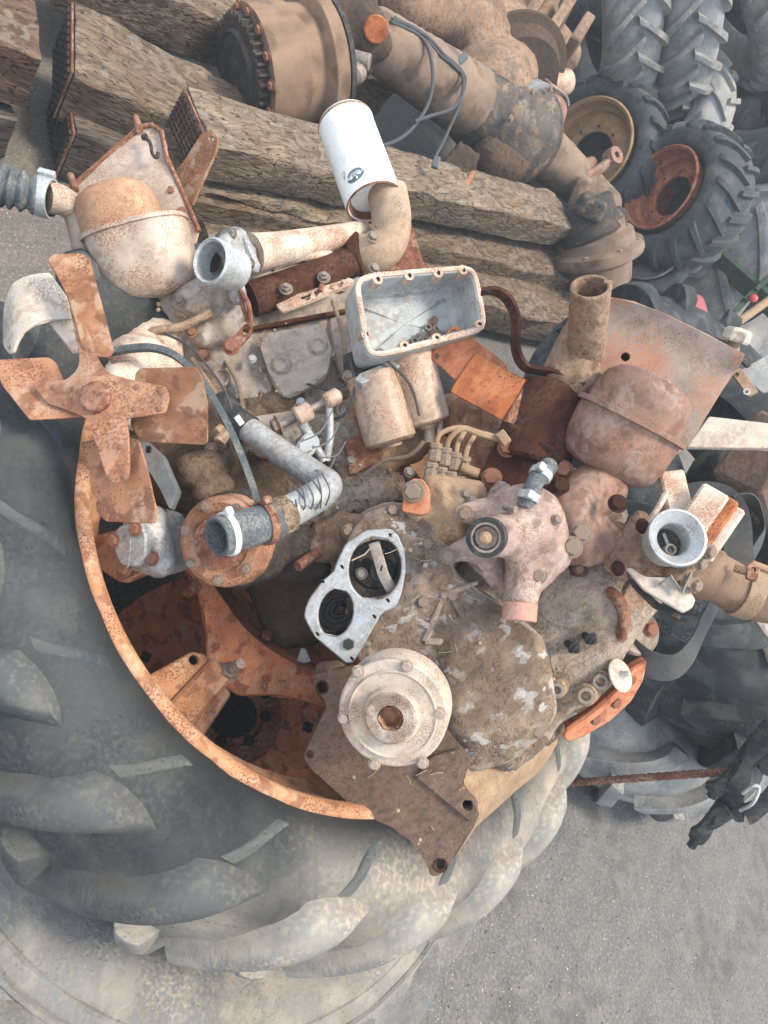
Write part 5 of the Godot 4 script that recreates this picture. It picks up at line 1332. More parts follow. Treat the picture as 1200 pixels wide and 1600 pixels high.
func build_engine_right() -> void:
	thing("engine", "brown engine with stepped front pulley, open twin-bore thermostat plate and rusty header tank", "engine", C(690, 1330, 1.2))
	var I := W(0, 0, 1)
	# body behind the timing cover
	var d := sdf(0.0035, 55.0)
	var eb := Basis(W(0.80, -0.58, 0.1), W(0.58, 0.8, 0.1), W(-0.1, -0.05, 1)).orthonormalized()
	d.box(C(800, 965, 1.42), eb, Vector3(S(120, 1.4), S(130, 1.4), 0.20), 0.012, 0.02)
	d.box(C(880, 950, 1.34), eb, Vector3(S(95, 1.34), S(110, 1.34), 0.10), 0.01, 0.02)
	d.box(C(850, 780, 1.42), eb, Vector3(S(110, 1.4), S(60, 1.4), 0.12), 0.03, 0.03)
	d.cap(C(870, 960, 1.235), C(940, 890, 1.24), 0.02, 0.02, 0.05)
	d.cap(C(905, 1060, 1.26), C(960, 950, 1.27), 0.03, 0.03, 0.04)
	part(d.mesh(0.0095, Soup.new()), "cylinder_block", "dust_cast", T, 70.0, 0.35)
	cut(plane(925, 970, 1.245, 0.30, 0.05), [862, 1062, 852, 1000, 876, 960, 930, 884, 975, 893, 992, 940, 985, 990, 950, 1040, 905, 1078], 0.012, "flank_face", "dust_cast", [circ(906, 934, 4, 8)], 8, -0.006, 0.004, T, 11.0, func(x, y): return 0.0015 * n3.get_noise_2d(x * 0.08, y * 0.08))
	cut(plane(915, 960, 1.235, 0.30, 0.05), [866, 1010, 884, 972, 938, 892, 950, 897, 900, 975, 880, 1018], 0.010, "flank_rail", "crust_pale", [], 5, -0.003, 0.004)
	# timing cover
	var pl := plane(700, 990, 1.17, -0.02, 0.05)
	var tc := [540, 850, 552, 820, 575, 800, 610, 788, 650, 796, 688, 830, 700, 858, 706, 893, 722, 908, 790, 950, 848, 1000, 860, 1050, 870, 1115, 845, 1150, 800, 1188, 742, 1206, 690, 1160, 620, 1070, 560, 1030, 540, 960]
	var cover := cut(pl, tc, 0.07, "timing_cover", "mud_silver", [], 14, -0.06, 0.016, T, 10.0, func(x, y): return 0.0035 * n3.get_noise_2d(x * 0.03, y * 0.03) + 0.0022 * n3.get_noise_2d(x * 0.11, y * 0.11) + 0.022 * smoothstep(105.0, 70.0, Vector2(x - 768, (y - 1065) * 0.85).length()) + 0.010 * smoothstep(95.0, 60.0, Vector2(x - 585, y - 885).length()))
	var rim := []
	for i in range(0, tc.size(), 2):
		var q := Vector2(tc[i], tc[i + 1]); var e := q + (q - Vector2(690, 1000)).normalized() * 9.0
		rim.append(e.x); rim.append(e.y)
	cut(pl, rim, 0.014, "cover_flange", "dust_cast", [], 14, -0.06, 0.003)
	var crp := []
	for q in rnd_poly(P2(tc), 14): crp.append(pl.at(690 + (q.x - 690) * 0.965, 1000 + (q.y - 1000) * 0.965, 0.003))
	var rs := Soup.new(); rs.tube(crp.slice(12), 0.0075, 9); part(rs, "cover_rim", "dust_cast", cover)
	for q in [[[640, 968, 700, 985], [690, 905, 735, 985]]]:
		for w in q:
			var e := Soup.new(); e.tube([pl.at(w[0], w[1], 0.002), pl.at((w[0] + w[2]) * 0.5, (w[1] + w[3]) * 0.5, 0.006), pl.at(w[2], w[3], 0.002)], [0.008, 0.011], 8); part(e, "rib", "mud_silver", cover)
	for q in [[668, 850], [706, 930], [660, 1010 - 70], [790, 962], [846, 1038], [772, 1168], [838, 1140], [614, 797], [545, 830]]:
		bolt(pl.at(q[0], q[1], 0.008), pl.n, 0.0085, "bolt_dusty", T)
	for q in [[668, 850], [706, 930], [845, 1038], [772, 1168], [545, 832], [690, 925], [846, 1120], [725, 1175]]:
		var b := Soup.new(); b.lathe(pl.at(q[0], q[1], -0.03), zb(pl.n), [0.0, 0.036, 0.012, 0.036, 0.015, 0.03, 0.018, 0.0], 16); part(b, "bolt_boss", "mud_silver", cover)
	var s := Soup.new()   # triangular stiffening ribs
	for q in [[664, 1000, 693, 930], [664, 1000, 762, 1008], [690, 930, 745, 910], [720, 1080, 700, 1150]]:
		s = Soup.new(); s.tube([pl.at(q[0], q[1], 0.008), pl.at((q[0] + q[2]) * 0.5, (q[1] + q[3]) * 0.5, 0.011), pl.at(q[2], q[3], 0.006)], [0.007, 0.0035], 8); part(s, "rib", "dust_cast", cover)
	# twin-bore thermostat plate
	var tp := plane(560, 920, 1.115, -0.04, 0.06)
	cut(tp, [610, 826, 622, 836, 632, 860, 634, 890, 628, 925, 620, 946, 608, 953, 594, 958, 592, 966, 553, 1034, 542, 1036, 492, 994, 476, 964, 477, 952, 484, 934, 508, 903, 520, 897, 528, 875, 540, 850, 572, 829], 0.012, "thermostat_plate", "alu", [circ(586, 888, 41, 30, 50, 0.15), circ(525, 957, 27, 26, 38, 0.2)], 6, -0.004, 0.002)
	s = Soup.new()
	s.lathe(tp.at(586, 888, -0.012), Basis(zb(tp.n).x, zb(tp.n).y * 1.12, zb(tp.n).z), [0.0, -0.03, 0.03, -0.03, 0.032, -0.012, 0.041, -0.012, 0.042, 0.007], 36)
	part(s, "thermostat_chamber", "black_oil")
	s = Soup.new(); s.lathe(tp.at(596, 892, -0.03), zb(tp.n), [0.0, 0.006, 0.008, 0.006, 0.012, 0.002, 0.018, 0.004, 0.02, 0.0], 24); part(s, "thermostat_disc", "dark_rubber")
	s = Soup.new(); s.tube(spl([tp.at(584, 848, -0.004), tp.at(594, 880, 0.0), tp.at(600, 900, -0.002), tp.at(613, 924, -0.01)], 6), 0.009, 8, true, 0.3, W(1, 0, 0)); part(s, "thermostat_bridge", "steel")
	s = Soup.new(); s.box(tp.at(596, 888, 0.002), zb(tp.n, W(1, -0.3, 0)), Vector3(0.0045, 0.0013, 0.0014), 0.0004); part(s, "slot", "black_void")
	s = Soup.new(); s.tube([tp.at(582, 852, -0.002), tp.at(570, 866, -0.004), tp.at(549, 876, -0.002)], 0.0012, 6); part(s, "spring_wire", "can_metal")
	bolts([[565, 896, 1.135]], tp.n, 0.007, "steel")
	s = Soup.new()
	s.lathe(tp.at(525, 957, -0.012), Basis(zb(tp.n).x, zb(tp.n).y * 1.35, zb(tp.n).z), [0.006, -0.05, 0.008, -0.042, 0.012, -0.042, 0.013, -0.034, 0.018, -0.034, 0.02, -0.028, 0.025, -0.028, 0.0265, 0.012], 36)
	s.lathe(tp.at(529, 953, -0.05), zb(tp.n), [0.0, 0.014, 0.004, 0.012, 0.006, 0.0], 16)
	part(s, "water_port", "black_oil")
	bolts([[545, 1006, 1.106]], tp.n, 0.0088, "dark_rubber")
	for q in [[610, 837], [606, 938], [505, 908], [585, 963], [535, 886], [550, 1028], [497, 990]]:
		inst(hexm("rivet"), "screw_hole", "black_void", Transform3D(zb(tp.n).scaled(Vector3(0.004, 0.004, 0.0014)), tp.at(q[0], q[1], 0.0078)))
	# stepped front pulley
	var ax := W(-0.17, -0.09, 0.98); var pc := C(612, 1118, 1.025); var pb := zb(ax)
	s = Soup.new()
	s.lathe(pc, pb, [0.016, 0.004, 0.018, 0.010, 0.036, 0.010, 0.039, 0.007, 0.041, -0.002, 0.058, -0.003, 0.061, -0.001, 0.063, -0.006, 0.0735, -0.007, 0.0765, -0.009, 0.077, -0.016, 0.074, -0.022, 0.0775, -0.028, 0.078, -0.034, 0.075, -0.04, 0.078, -0.046, 0.0785, -0.06, 0.05, -0.066, 0.0, -0.066], 64)
	part(s, "front_pulley", "cream_paint", T, 28.0, 0.25)
	s = Soup.new(); s.lathe(pc, pb, [0.0175, 0.0104, 0.0185, 0.0125, 0.033, 0.0125, 0.0365, 0.0104], 40); part(s, "pulley_nose", "pulley_face", T, 28.0, 0.3)
	s = Soup.new(); s.lathe(pc, pb, [0.0175, 0.0125, 0.017, 0.004, 0.0155, -0.012, 0.0, -0.012], 6); part(s, "hexagon_socket", "orange_paint", T, 20.0)
	for q in [[557, 1050], [635, 1041], [687, 1116], [660, 1196], [583, 1198], [534, 1125]]:
		bolt(pc + pb * (pb.inverse() * (plane(612, 1118, 1.025, -0.17, -0.09).at(q[0], q[1]) - pc) * Vector3(0.98, 0.98, 0) + Vector3(0, 0, -0.007)), ax, 0.0068, "cream_paint", T)
	# mounting plates
	var mp := plane(610, 1230, 1.135, -0.08, 0.06)
	cut(mp, [487, 1070, 492, 1054, 505, 1050, 545, 1040, 640, 1060, 720, 1170, 737, 1187, 722, 1218, 727, 1236, 745, 1250, 748, 1270, 741, 1290, 700, 1354, 684, 1371, 664, 1366, 484, 1202, 473, 1184, 480, 1166, 512, 1100], 0.012, "mounting_plate", "plate_brown", [circ(503, 1074, 8, 14, 10), circ(484, 1179, 5, 10, 6), circ(688, 1352, 8, 14, 9), circ(730, 1256, 8, 14, 9)], 8, -0.012, 0.002, T, 16.0, func(x, y): return 0.0012 * n3.get_noise_2d(x * 0.05, y * 0.05))
	cut(mp, [650, 1213, 674, 1180, 715, 1168, 737, 1187, 722, 1218, 727, 1236, 745, 1250, 747, 1266, 737, 1284], 0.006, "upper_lug_plate", "plate_brown", [circ(730, 1256, 8, 14, 9)], 6, 0.0015, 0.0015)
	s = Soup.new(); cyl(s, [503, 1050, 1.16], [540, 1045, 1.2], 16, 16); part(s, "spacer_tube", "plate_brown")
	for q in [[503, 1074], [688, 1352], [730, 1256]]:
		s = Soup.new(); s.lathe(mp.at(q[0], q[1], -0.03), zb(mp.n), [0.0, 0.0, 0.009, 0.0, 0.0085, 0.03, 0.0105, 0.0318, 0.011, 0.03], 18); part(s, "bushing", "rust_dark")
	# pale sump flank going away under the engine
	var r0 := PackedVector3Array(); var r1 := PackedVector3Array(); var r2 := PackedVector3Array()
	for q in [[716, 1190, 1.145], [736, 1188, 1.145], [724, 1220, 1.145], [730, 1240, 1.145], [746, 1252, 1.145], [748, 1272, 1.145], [740, 1292, 1.145], [700, 1356, 1.145], [690, 1364, 1.15]]: r0.append(C(q[0], q[1], q[2] + 0.006))
	for q in [[760, 1160, 1.2], [776, 1178, 1.2], [780, 1190, 1.2], [790, 1198, 1.2], [800, 1200, 1.2], [798, 1215, 1.2], [788, 1232, 1.2], [745, 1292, 1.22], [728, 1316, 1.24]]: r1.append(C(q[0], q[1], q[2]))
	for q in [[830, 1120, 1.3], [848, 1128, 1.3], [860, 1132, 1.3], [868, 1140, 1.3], [872, 1150, 1.3], [870, 1162, 1.3], [862, 1178, 1.32], [830, 1225, 1.38], [810, 1250, 1.42]]: r2.append(C(q[0], q[1], q[2]))
	s = Soup.new(); s.loft([r0, r1, r2], false, false, false)
	part(s, "sump_flank", "tan_steel", T, 60.0)
	d = sdf(0.004, 60.0); d.cap(C(735, 1150, 1.17), C(790, 1180, 1.19), 0.028, 0.022, 0.02); d.cap(C(800, 1180, 1.2), C(865, 1135, 1.26), 0.02, 0.02, 0.02)
	part(d.mesh(0.008, Soup.new()), "cover_foot", "mud_silver", T, 70.0, 0.3)
	# pinkish power-steering pump
	d = sdf(0.0014, 60.0)
	d.cap(C(772, 838, 1.085), C(835, 826, 1.13), S(33, 1.1), S(40, 1.12), 0.02)
	d.cap(C(838, 800, 1.13), C(858, 858, 1.13), S(36, 1.13), S(32, 1.13), 0.03)
	d.cap(C(815, 785, 1.14), C(795, 785, 1.14), S(28, 1.14), S(26, 1.14), 0.025)
	d.cyl(C(818, 880, 1.12), C(812, 955, 1.11), S(27, 1.12), 0.006, 0.03)
	d.cap(C(842, 899, 1.12), C(866, 872, 1.125), S(20, 1.12), S(22, 1.12), 0.02)
	d.cap(C(722, 803, 1.13), C(760, 800, 1.14), S(15, 1.13), S(24, 1.14), 0.015)
	d.cap(C(700, 868, 1.14), C(750, 850, 1.15), S(13, 1.14), S(24, 1.15), 0.015)
	d.cap(C(775, 905, 1.16), C(760, 870, 1.17), S(15, 1.15), S(30, 1.15), 0.02)
	d.box(C(800, 830, 1.185), eb, Vector3(S(66, 1.18), S(56, 1.18), 0.02), 0.012, 0.02)
	part(d.mesh(0.006, Soup.new()), "steering_pump", "pink_cast", T, 70.0, 0.2)
	s = Soup.new(); pipe(s, [813, 942, 1.10], [811, 970, 1.096], 27, 22, 28); part(s, "outlet_collar", "pink_primer")
	var sx := W(-0.3, -0.02, 0.95); var sc := C(759, 840, 1.045)
	s = Soup.new(); s.lathe(sc, zb(sx), [0.016, -0.004, 0.0165, 0.0, 0.018, 0.001, 0.0225, 0.001, 0.0225, 0.003, 0.0275, 0.003, 0.0285, 0.0, 0.0285, -0.02], 36); part(s, "oil_seal", "dark_rubber", T, 30.0)
	s = Soup.new(); s.lathe(sc, zb(sx), [0.0, -0.006, 0.0165, -0.006, 0.017, -0.002], 24); s.lathe(sc, zb(sx), [0.0185, 0.0012, 0.02, 0.002, 0.022, 0.0012], 30); part(s, "seal_face", "pink_cast")
	s = Soup.new(); s.lathe(sc, zb(sx), [0.0, 0.022, 0.002, 0.0225, 0.005, 0.022, 0.006, 0.02, 0.0065, 0.01, 0.009, 0.008, 0.009, -0.006], 16); part(s, "pump_shaft", "tan_steel")
	bolts([[727, 803, 1.11], [842, 899, 1.10], [701, 869, 1.12]], W(-0.15, 0, 1), 0.0095, "bolt_dusty")
	bolts([[870, 812, 1.09]], W(0.3, 0.2, 1), 0.006, "pink_cast")
	s = Soup.new(); cyl(s, [788, 791, 1.09], [806, 797, 1.075], 6, 12); part(s, "bleed_screw", "steel")
	var tm := TextMesh.new(); tm.text = "0A5590 J"; tm.font_size = 16; tm.depth = 0.1; tm.pixel_size = 0.00115
	var f := SystemFont.new(); f.font_names = PackedStringArray(["Droid Sans"]); tm.font = f
	tm.depth = 0.0025; tm.pixel_size = 0.00068
	var ln := W(0.12, 0.1, 1); var lx := W(0.06, -1, 0); lx = (lx - ln * lx.dot(ln)).normalized()
	inst(tm, "cast_letters", "pink_primer", Transform3D(Basis(lx, ln.cross(lx), ln), C(850, 828, 1.0905)))
	# by-pass hose with worm clips
	s = Soup.new(); tube(s, [[820, 792, 1.10], [828, 770, 1.10], [840, 748, 1.11], [858, 728, 1.14]], [13, 15], 18); part(s, "bypass_hose", "hose")
	band([826, 776, 1.10], W(0.35, 0.9, -0.1), 14.5, 0.006, "bright_ring"); band([845, 741, 1.118], W(0.5, 0.75, -0.3), 15.5, 0.006, "bright_ring")
	# water outlet casting behind it
	d = sdf(0.002, 50.0)
	d.cap(C(890, 790, 1.16), C(935, 760, 1.2), S(30, 1.16), S(45, 1.2), 0.03); d.cap(C(890, 800, 1.15), C(905, 850, 1.16), S(24, 1.15), S(30, 1.16), 0.03); d.cap(C(900, 850, 1.17), C(965, 850, 1.2), S(30, 1.17), S(34, 1.2), 0.03)
	part(d.mesh(0.0075, Soup.new()), "water_outlet", "tank_rust", T, 70.0)
	bolts([[893, 855, 1.11], [907, 833, 1.125]], W(-0.1, 0.1, 1), 0.0125, "bolt_dusty"); bolts([[965, 787, 1.12], [875, 760, 1.14]], W(-0.1, 0.3, 1), 0.011, "rust_dark")
	# header tank: body, lid and seam
	var ta := deg_to_rad(-27.6)
	var tb := Basis(W(cos(ta), sin(ta), 0), W(-sin(ta), cos(ta), 0.2), W(0.05, -0.15, 1)).orthonormalized()
	var u := S(1, 1.18)
	drum(C(985, 657, 1.195), -tb.y, tb.x, [0.0, 84 * u, 10 * u, 85 * u, 50 * u, 83 * u, 72 * u, 78 * u, 86 * u, 66 * u, 92 * u, 50 * u, 94 * u, 12 * u], 0.85, "header_tank", "tank_rust")
	drum(C(985, 657, 1.195), tb.y, tb.x, [0.0, 79 * u, 34 * u, 77 * u, 56 * u, 70 * u, 70 * u, 56 * u, 77 * u, 36 * u, 79 * u, 8 * u], 0.85, "tank_lid", "tank_rust")
	drum(C(985, 657, 1.195), tb.y, tb.x, [-5 * u, 84 * u, -4 * u, 92 * u, 4 * u, 92 * u, 5 * u, 84 * u], 0.86, "tank_seam", "tank_rust")
	# bracket plate
	var bp := plane(1050, 560, 1.33, -0.1, 0.15)
	cut(bp, [938, 472, 960, 474, 1020, 496, 1086, 528, 1120, 545, 1156, 560, 1152, 574, 1108, 640, 1078, 692, 1050, 716, 1000, 690, 918, 610, 905, 560], 0.004, "bracket_plate", "plate_orange_grey", [circ(975, 561, 7, 12)], 5, 0, 0.001, T, 14.0, func(x, y): return 0.010 * sin((x - 900) * 0.012) + 0.02 * smoothstep(560.0, 520.0, y - (x - 1080.0) * 0.5))
	s = Soup.new(); s.tube([bp.at(938, 472, 0.012), bp.at(985, 481, 0.015), bp.at(1040, 505, 0.018), bp.at(1100, 534, 0.018), bp.at(1156, 562, 0.012)], 0.006, 8); part(s, "rolled_edge", "plate_orange_grey")
	s = Soup.new(); s.lathe(bp.at(975, 561, -0.012), zb(bp.n), [0.0, 0.0, 0.007, 0.0, 0.0075, 0.02, 0.01, 0.021], 14); part(s, "grommet", "black_oil")
	bolts([[1082, 658, 1.315], [1066, 690, 1.30]], bp.n, 0.0095, "bolt_dusty")
	cut(plane(1130, 550, 1.34, 0.2, 0.5), [1082, 524, 1094, 522, 1135, 536, 1160, 556, 1172, 574, 1166, 576, 1145, 556, 1110, 545], 0.006, "curled_flap", "black_oil", [], 3)
	var bolt_n := W(0.25, 0.85, 0.3)
	s = Soup.new(); s.cyl(C(1143, 556, 1.33), C(1148, 530, 1.32), 0.011, 14); part(s, "shank", "tan_steel")
	s = Soup.new(); s.lathe(C(1148, 534, 1.318), zb(bolt_n), [0.0, 0.0, 0.022, 0.0, 0.024, 0.004, 0.0235, 0.018, 0.019, 0.023, 0.0, 0.025], 6); part(s, "cap_nut", "cream_sheet", T, 25.0)
	# filler neck with flange and web
	d = sdf(0.0012, 40.0)
	d.cap(C(915, 548, 1.235), C(900, 590, 1.24), S(27, 1.2), S(40, 1.24), 0.03)
	d.box(C(885, 568, 1.245), zb(W(0.3, 0.4, 0.8), W(0.9, -0.4, 0)), Vector3(S(42, 1.24), S(22, 1.24), 0.012), 0.008, 0.02)
	d.cap(C(862, 580, 1.245), C(890, 505, 1.24), 0.007, 0.007, 0.03)
	part(d.mesh(0.0065, Soup.new()), "neck_flange", "pipe_dusty", T, 60.0)
	s = Soup.new(); pipe(s, [915, 560, 1.24], [923, 447, 1.13], 29, 23, 36); part(s, "filler_neck", "pipe_dusty", T, 35.0)
	s = Soup.new(); s.box(C(950, 444, 1.135), zb(W(0, 0.7, 0.7)), Vector3(0.005, 0.007, 0.005), 0.001); part(s, "neck_tab", "pipe_dusty")
	bolts([[876, 592, 1.225]], W(0.1, 0.5, 0.8), 0.009, "bolt_dusty")
	# housing, S-shaped strap and orange plates
	s = Soup.new(); cyl(s, [862, 612, 1.27], [826, 730, 1.25], 60, 36, 0.08); part(s, "pump_housing", "rust_dark")
	cut(plane(800, 740, 1.23, -0.2, 0.2), [768, 702, 790, 675, 860, 705, 890, 740, 880, 770, 840, 775, 780, 760, 748, 780, 756, 735], 0.02, "housing_base", "rust_dark", [], 8, -0.01, 0.003)
	bolts([[768, 747, 1.2], [793, 700, 1.22], [880, 735, 1.2]], W(-0.2, 0.2, 1), 0.0125, "bolt_rust")
	s = Soup.new(); s.tube(CC([[786, 666, 1.225], [830, 695, 1.20], [862, 712, 1.19]]), 0.014, 10, true, 0.4); part(s, "housing_rib", "rust_dark")
	ribbon([[752, 456, 1.20], [775, 455, 1.20], [795, 470, 1.205], [806, 500, 1.215], [806, 545, 1.225], [822, 574, 1.225], [860, 582, 1.22], [912, 604, 1.21]], W(0.35, 0.15, 1), 0.011, 0.003, "bent_strap", "rust_dark")
	s = Soup.new(); s.lathe(C(762, 457, 1.192), zb(W(0.1, 0.7, 0.7)), [0.0, 0.002, 0.006, 0.002, 0.006, 0.004, 0.0, 0.004], 12); part(s, "strap_hole", "black_void")
	cut(plane(730, 550, 1.26, -0.1, 0.15), [670, 558, 704, 512, 712, 509, 792, 570, 790, 600, 740, 600, 712, 596], 0.004, "rust_tab", "rim_red", [circ(709, 521, 5, 10), circ(682, 558, 4, 10)], 4)
	cut(plane(770, 608, 1.235, -0.15, 0.25), [742, 553, 822, 594, 786, 659, 704, 614, 708, 604], 0.004, "orange_plate", "orange_bright", [], 3)
	cut(plane(815, 625, 1.23, 0.5, 0.1), [822, 594, 840, 602, 800, 664, 786, 659], 0.005, "plate_fold", "rust", [], 2)
	d = sdf(0.003, 50.0); d.cap(C(735, 660, 1.36), C(760, 720, 1.34), 0.05, 0.05, 0.03); part(d.mesh(0.008, Soup.new()), "rusty_shell", "orange_paint", T, 60.0, 0.3)
	# injection pump with its pipe unions
	d = sdf(0.0018, 60.0)
	d.box(C(700, 800, 1.22), zb(W(0, 0, 1), W(0.95, -0.15, 0)), Vector3(S(55, 1.2), S(50, 1.2), 0.05), 0.015, 0.02); d.cap(C(648, 800, 1.18), C(668, 796, 1.19), S(17, 1.18), S(17, 1.18), 0.01); d.cap(C(712, 830, 1.17), C(714, 800, 1.18), S(22, 1.17), S(22, 1.17), 0.02); d.cap(C(738, 772, 1.17), C(748, 782, 1.18), 0.014, 0.012, 0.015)
	d.cap(C(690, 765, 1.165), C(694, 785, 1.165), 0.006, 0.009, 0.01); d.cap(C(716, 768, 1.165), C(720, 785, 1.165), 0.006, 0.009, 0.01)
	part(d.mesh(0.006, Soup.new()), "injection_pump", "tan_steel", T, 70.0)
	cut(plane(645, 775, 1.165, -0.1, 0.1), [628, 800, 632, 766, 644, 748, 662, 750, 672, 766, 672, 800, 660, 806], 0.012, "pump_flange", "red_orange", [], 6, -0.004)
	bolts([[646, 768, 1.152]], W(-0.2, 0, 1), 0.013, "bolt_dusty"); bolts([[738, 782, 1.155], [728, 772, 1.16], [640, 738, 1.2]], W(0.2, 0.2, 1), 0.007, "steel")
	for q in 4:
		var x0 := 680.0 + q * 15.0; var y0 := 706.0 + q * 7.0
		for k in 2:
			s = Soup.new(); s.lathe(C(x0 - k * 7.0, y0 + k * 30.0, 1.185 + q * 0.008), zb(W(0.12, 0.95, 0.15)), [0.0, -0.014, 0.0095, -0.014, 0.0105, -0.012, 0.0105, 0.002, 0.0085, 0.003, 0.0085, 0.006, 0.0105, 0.007, 0.0105, 0.013, 0.009, 0.0145, 0.0, 0.0145], 6); part(s, "union_nut", "bolt_dusty", T, 20.0)
	for q in 4:
		var x0 := 682.0 + q * 15.0; var y0 := 700.0 + q * 7.0
		s = Soup.new()
		tube(s, [[x0, y0, 1.185 + q * 0.008], [x0 + 6, y0 - 22, 1.185], [718 + q * 5, 668 + q * 2, 1.185], [750, 676 + q * 3, 1.19], [788, 686 + q * 3, 1.2]] if q < 2 else [[x0, y0, 1.2], [x0 + 4, y0 - 22, 1.21], [x0 + 18, y0 - 46, 1.25]], 4.2, 8)
		part(s, "injector_pipe", "tan_steel")
	s = Soup.new(); s.box(C(786, 684, 1.19), zb(W(0, 0, 1), W(0.8, 0.6, 0)), Vector3(0.012, 0.008, 0.006), 0.002); part(s, "pipe_clip", "tan_steel")
	s = Soup.new(); cyl(s, [720, 730, 1.2], [748, 740, 1.2], 8, 12); part(s, "banjo_stem", "tan_steel")
	# intake ring on its elbow, exhaust pipe, lever
	var rx := W(0.04, 0.26, 0.96); var rp := C(1060, 839, 1.075)
	s = Soup.new()
	s.lathe(rp, zb(rx), [0.0225, -0.05, 0.0235, -0.02, 0.026, -0.014, 0.036, -0.004, 0.039, 0.0, 0.0425, -0.001, 0.0435, -0.005, 0.0425, -0.012, 0.039, -0.02, 0.034, -0.05], 48)
	part(s, "intake_ring", "bright_ring", T, 30.0)
	s = Soup.new(); s.lathe(rp, zb(rx), [0.0, -0.044, 0.0225, -0.044], 24); part(s, "intake_bore", "black_oil")
	s = Soup.new(); s.lathe(rp + W(0.05, -1, 0) * 0.012 - rx * 0.03, zb(rx), [0.0045, 0.0, 0.006, 0.004, 0.0085, 0.003, 0.009, -0.01], 20); part(s, "butterfly_nut", "steel")
	s = Soup.new(); s.box(rp - rx * 0.036 + W(0, 1, 0) * -0.004, zb(rx, W(1, 0.3, 0)), Vector3(0.019, 0.0025, 0.001), 0.0005); part(s, "butterfly", "sheet_grey")
	d = sdf(0.002, 60.0)
	d.cap(C(975, 872, 1.2), C(1040, 862, 1.18), S(34, 1.2), S(34, 1.18), 0.02); d.cap(C(1045, 862, 1.17), C(1056, 846, 1.16), S(34, 1.16), S(30, 1.16), 0.015)
	d.cap(C(972, 862, 1.17), C(1000, 812, 1.17), S(16, 1.17), S(15, 1.17), 0.012); d.cap(C(955, 880, 1.17), C(968, 860, 1.17), S(15, 1.17), S(15, 1.17), 0.012)
	d.cap(C(1050, 895, 1.13), C(1070, 890, 1.13), S(16, 1.13), S(13, 1.13), 0.012); d.cap(C(1085, 875, 1.13), C(1100, 868, 1.14), S(14, 1.13), S(12, 1.14), 0.012)
	part(d.mesh(0.0065, Soup.new()), "intake_elbow", "pipe_dusty", T, 70.0, 0.25)
	bolts([[1003, 822, 1.13], [965, 888, 1.14]], W(0.3, 0.1, 0.9), 0.009, "rust_dark")
	bolts([[1072, 858 + 50, 1.09], [1086, 914, 1.09], [1108, 862, 1.10], [1094, 880, 1.1]], W(0.5, -0.2, 0.9), 0.009, "bolt_dusty")
	s = Soup.new(); s.tube([C(1030, 915, 1.09), C(1048, 900, 1.085), C(1066, 925, 1.08), C(1080, 895, 1.08)], 0.003, 6); part(s, "u_bolt", "steel")
	for q in [[1092, 806, 0], [1108, 815, 1], [1118, 828, 2]]:
		s = Soup.new(); s.box(C(q[0], q[1], 1.14 + q[2] * 0.012), zb(W(-0.2, 0.3, 1), W(0.8, -0.6, 0)), Vector3(0.05, 0.022, 0.006), 0.004); part(s, "gasket_flange", "orange_bright" if q[2] == 1 else "pale_orange_chips")
	s = Soup.new(); s.box(C(1060, 793, 1.17), zb(W(0, 0.3, 1), W(0.9, 0.1, 0)), Vector3(0.06, 0.02, 0.008), 0.003); part(s, "manifold_face", "pale_orange_chips")
	s = Soup.new(); tube(s, [[1012, 820, 1.14], [1030, 790, 1.13], [1040, 772, 1.14]], 5, 8); part(s, "link_rod", "pale_orange_chips")
	s = Soup.new(); tube(s, [[1060, 880, 1.22], [1110, 898, 1.22], [1160, 924, 1.22], [1215, 938, 1.22], [1290, 930, 1.2]], 38, 28); part(s, "exhaust_pipe", "drum")
	s = Soup.new(); tube(s, [[1062, 882, 1.215], [1090, 890, 1.215], [1112, 899, 1.215]], 42, 28); part(s, "pipe_sleeve", "drum")
	band([1164, 925, 1.22], W(0.9, -0.33, 0), 39.5, 0.014, "tan_steel", "pipe_clamp")
	cut(plane(1176, 888, 1.16, 0, 0.3), [1164, 884, 1172, 878, 1186, 888, 1180, 910, 1164, 905], 0.006, "clamp_ear", "rust", [circ(1175, 891, 4, 8)], 3)
	s = Soup.new(); cyl(s, [1148, 886, 1.17], [1168, 892, 1.16], 8, 6); part(s, "clamp_bolt", "tan_steel")
	cut(plane(1040, 925, 1.10, 0.1, 0.45), [978, 888, 988, 888, 1004, 902, 1040, 905, 1078, 926, 1086, 938, 1080, 951, 1066, 959, 1030, 940, 1004, 922], 0.005, "control_lever", "cream_sheet", [], 4, 0, 0.0015, T, 12.0, func(x, y): return 0.003 * sin(x * 0.05))
	cut(plane(1030, 928, 1.12, 0.1, 0.45), [978, 894, 1000, 915, 1030, 945, 1064, 964, 1060, 970, 1020, 950, 988, 918], 0.004, "lever_backing", "black_oil", [], 3)
	# flank: studs, washers, ports
	for q in [[888, 1006, 1.20], [914, 992, 1.20]]:
		s = Soup.new(); cyl(s, [q[0] - 8, q[1] - 8, q[2] + 0.03], [q[0] + 6, q[1] + 6, q[2] - 0.01], 6, 12); part(s, "stud", "black_oil")
		bolts([[q[0] + 8, q[1] + 5, q[2] - 0.012]], W(0.5, -0.5, 0.8), 0.0085, "dark_rubber", "nut")
	for q in [[869, 1077, 1.17, 14], [914, 1086, 1.19, 17], [937, 1064, 1.2, 16]]:
		s = Soup.new(); cyl(s, [q[0] + 8, q[1] - 6, q[2] + 0.05], [q[0], q[1], q[2]], q[3], 22, 0.1); part(s, "port_boss", "crust_pale")
		bolt(C(q[0], q[1], q[2] - 0.001), W(-0.1, -0.05, 1), S(q[3] * 0.8, q[2]), "steel", T, "ring")
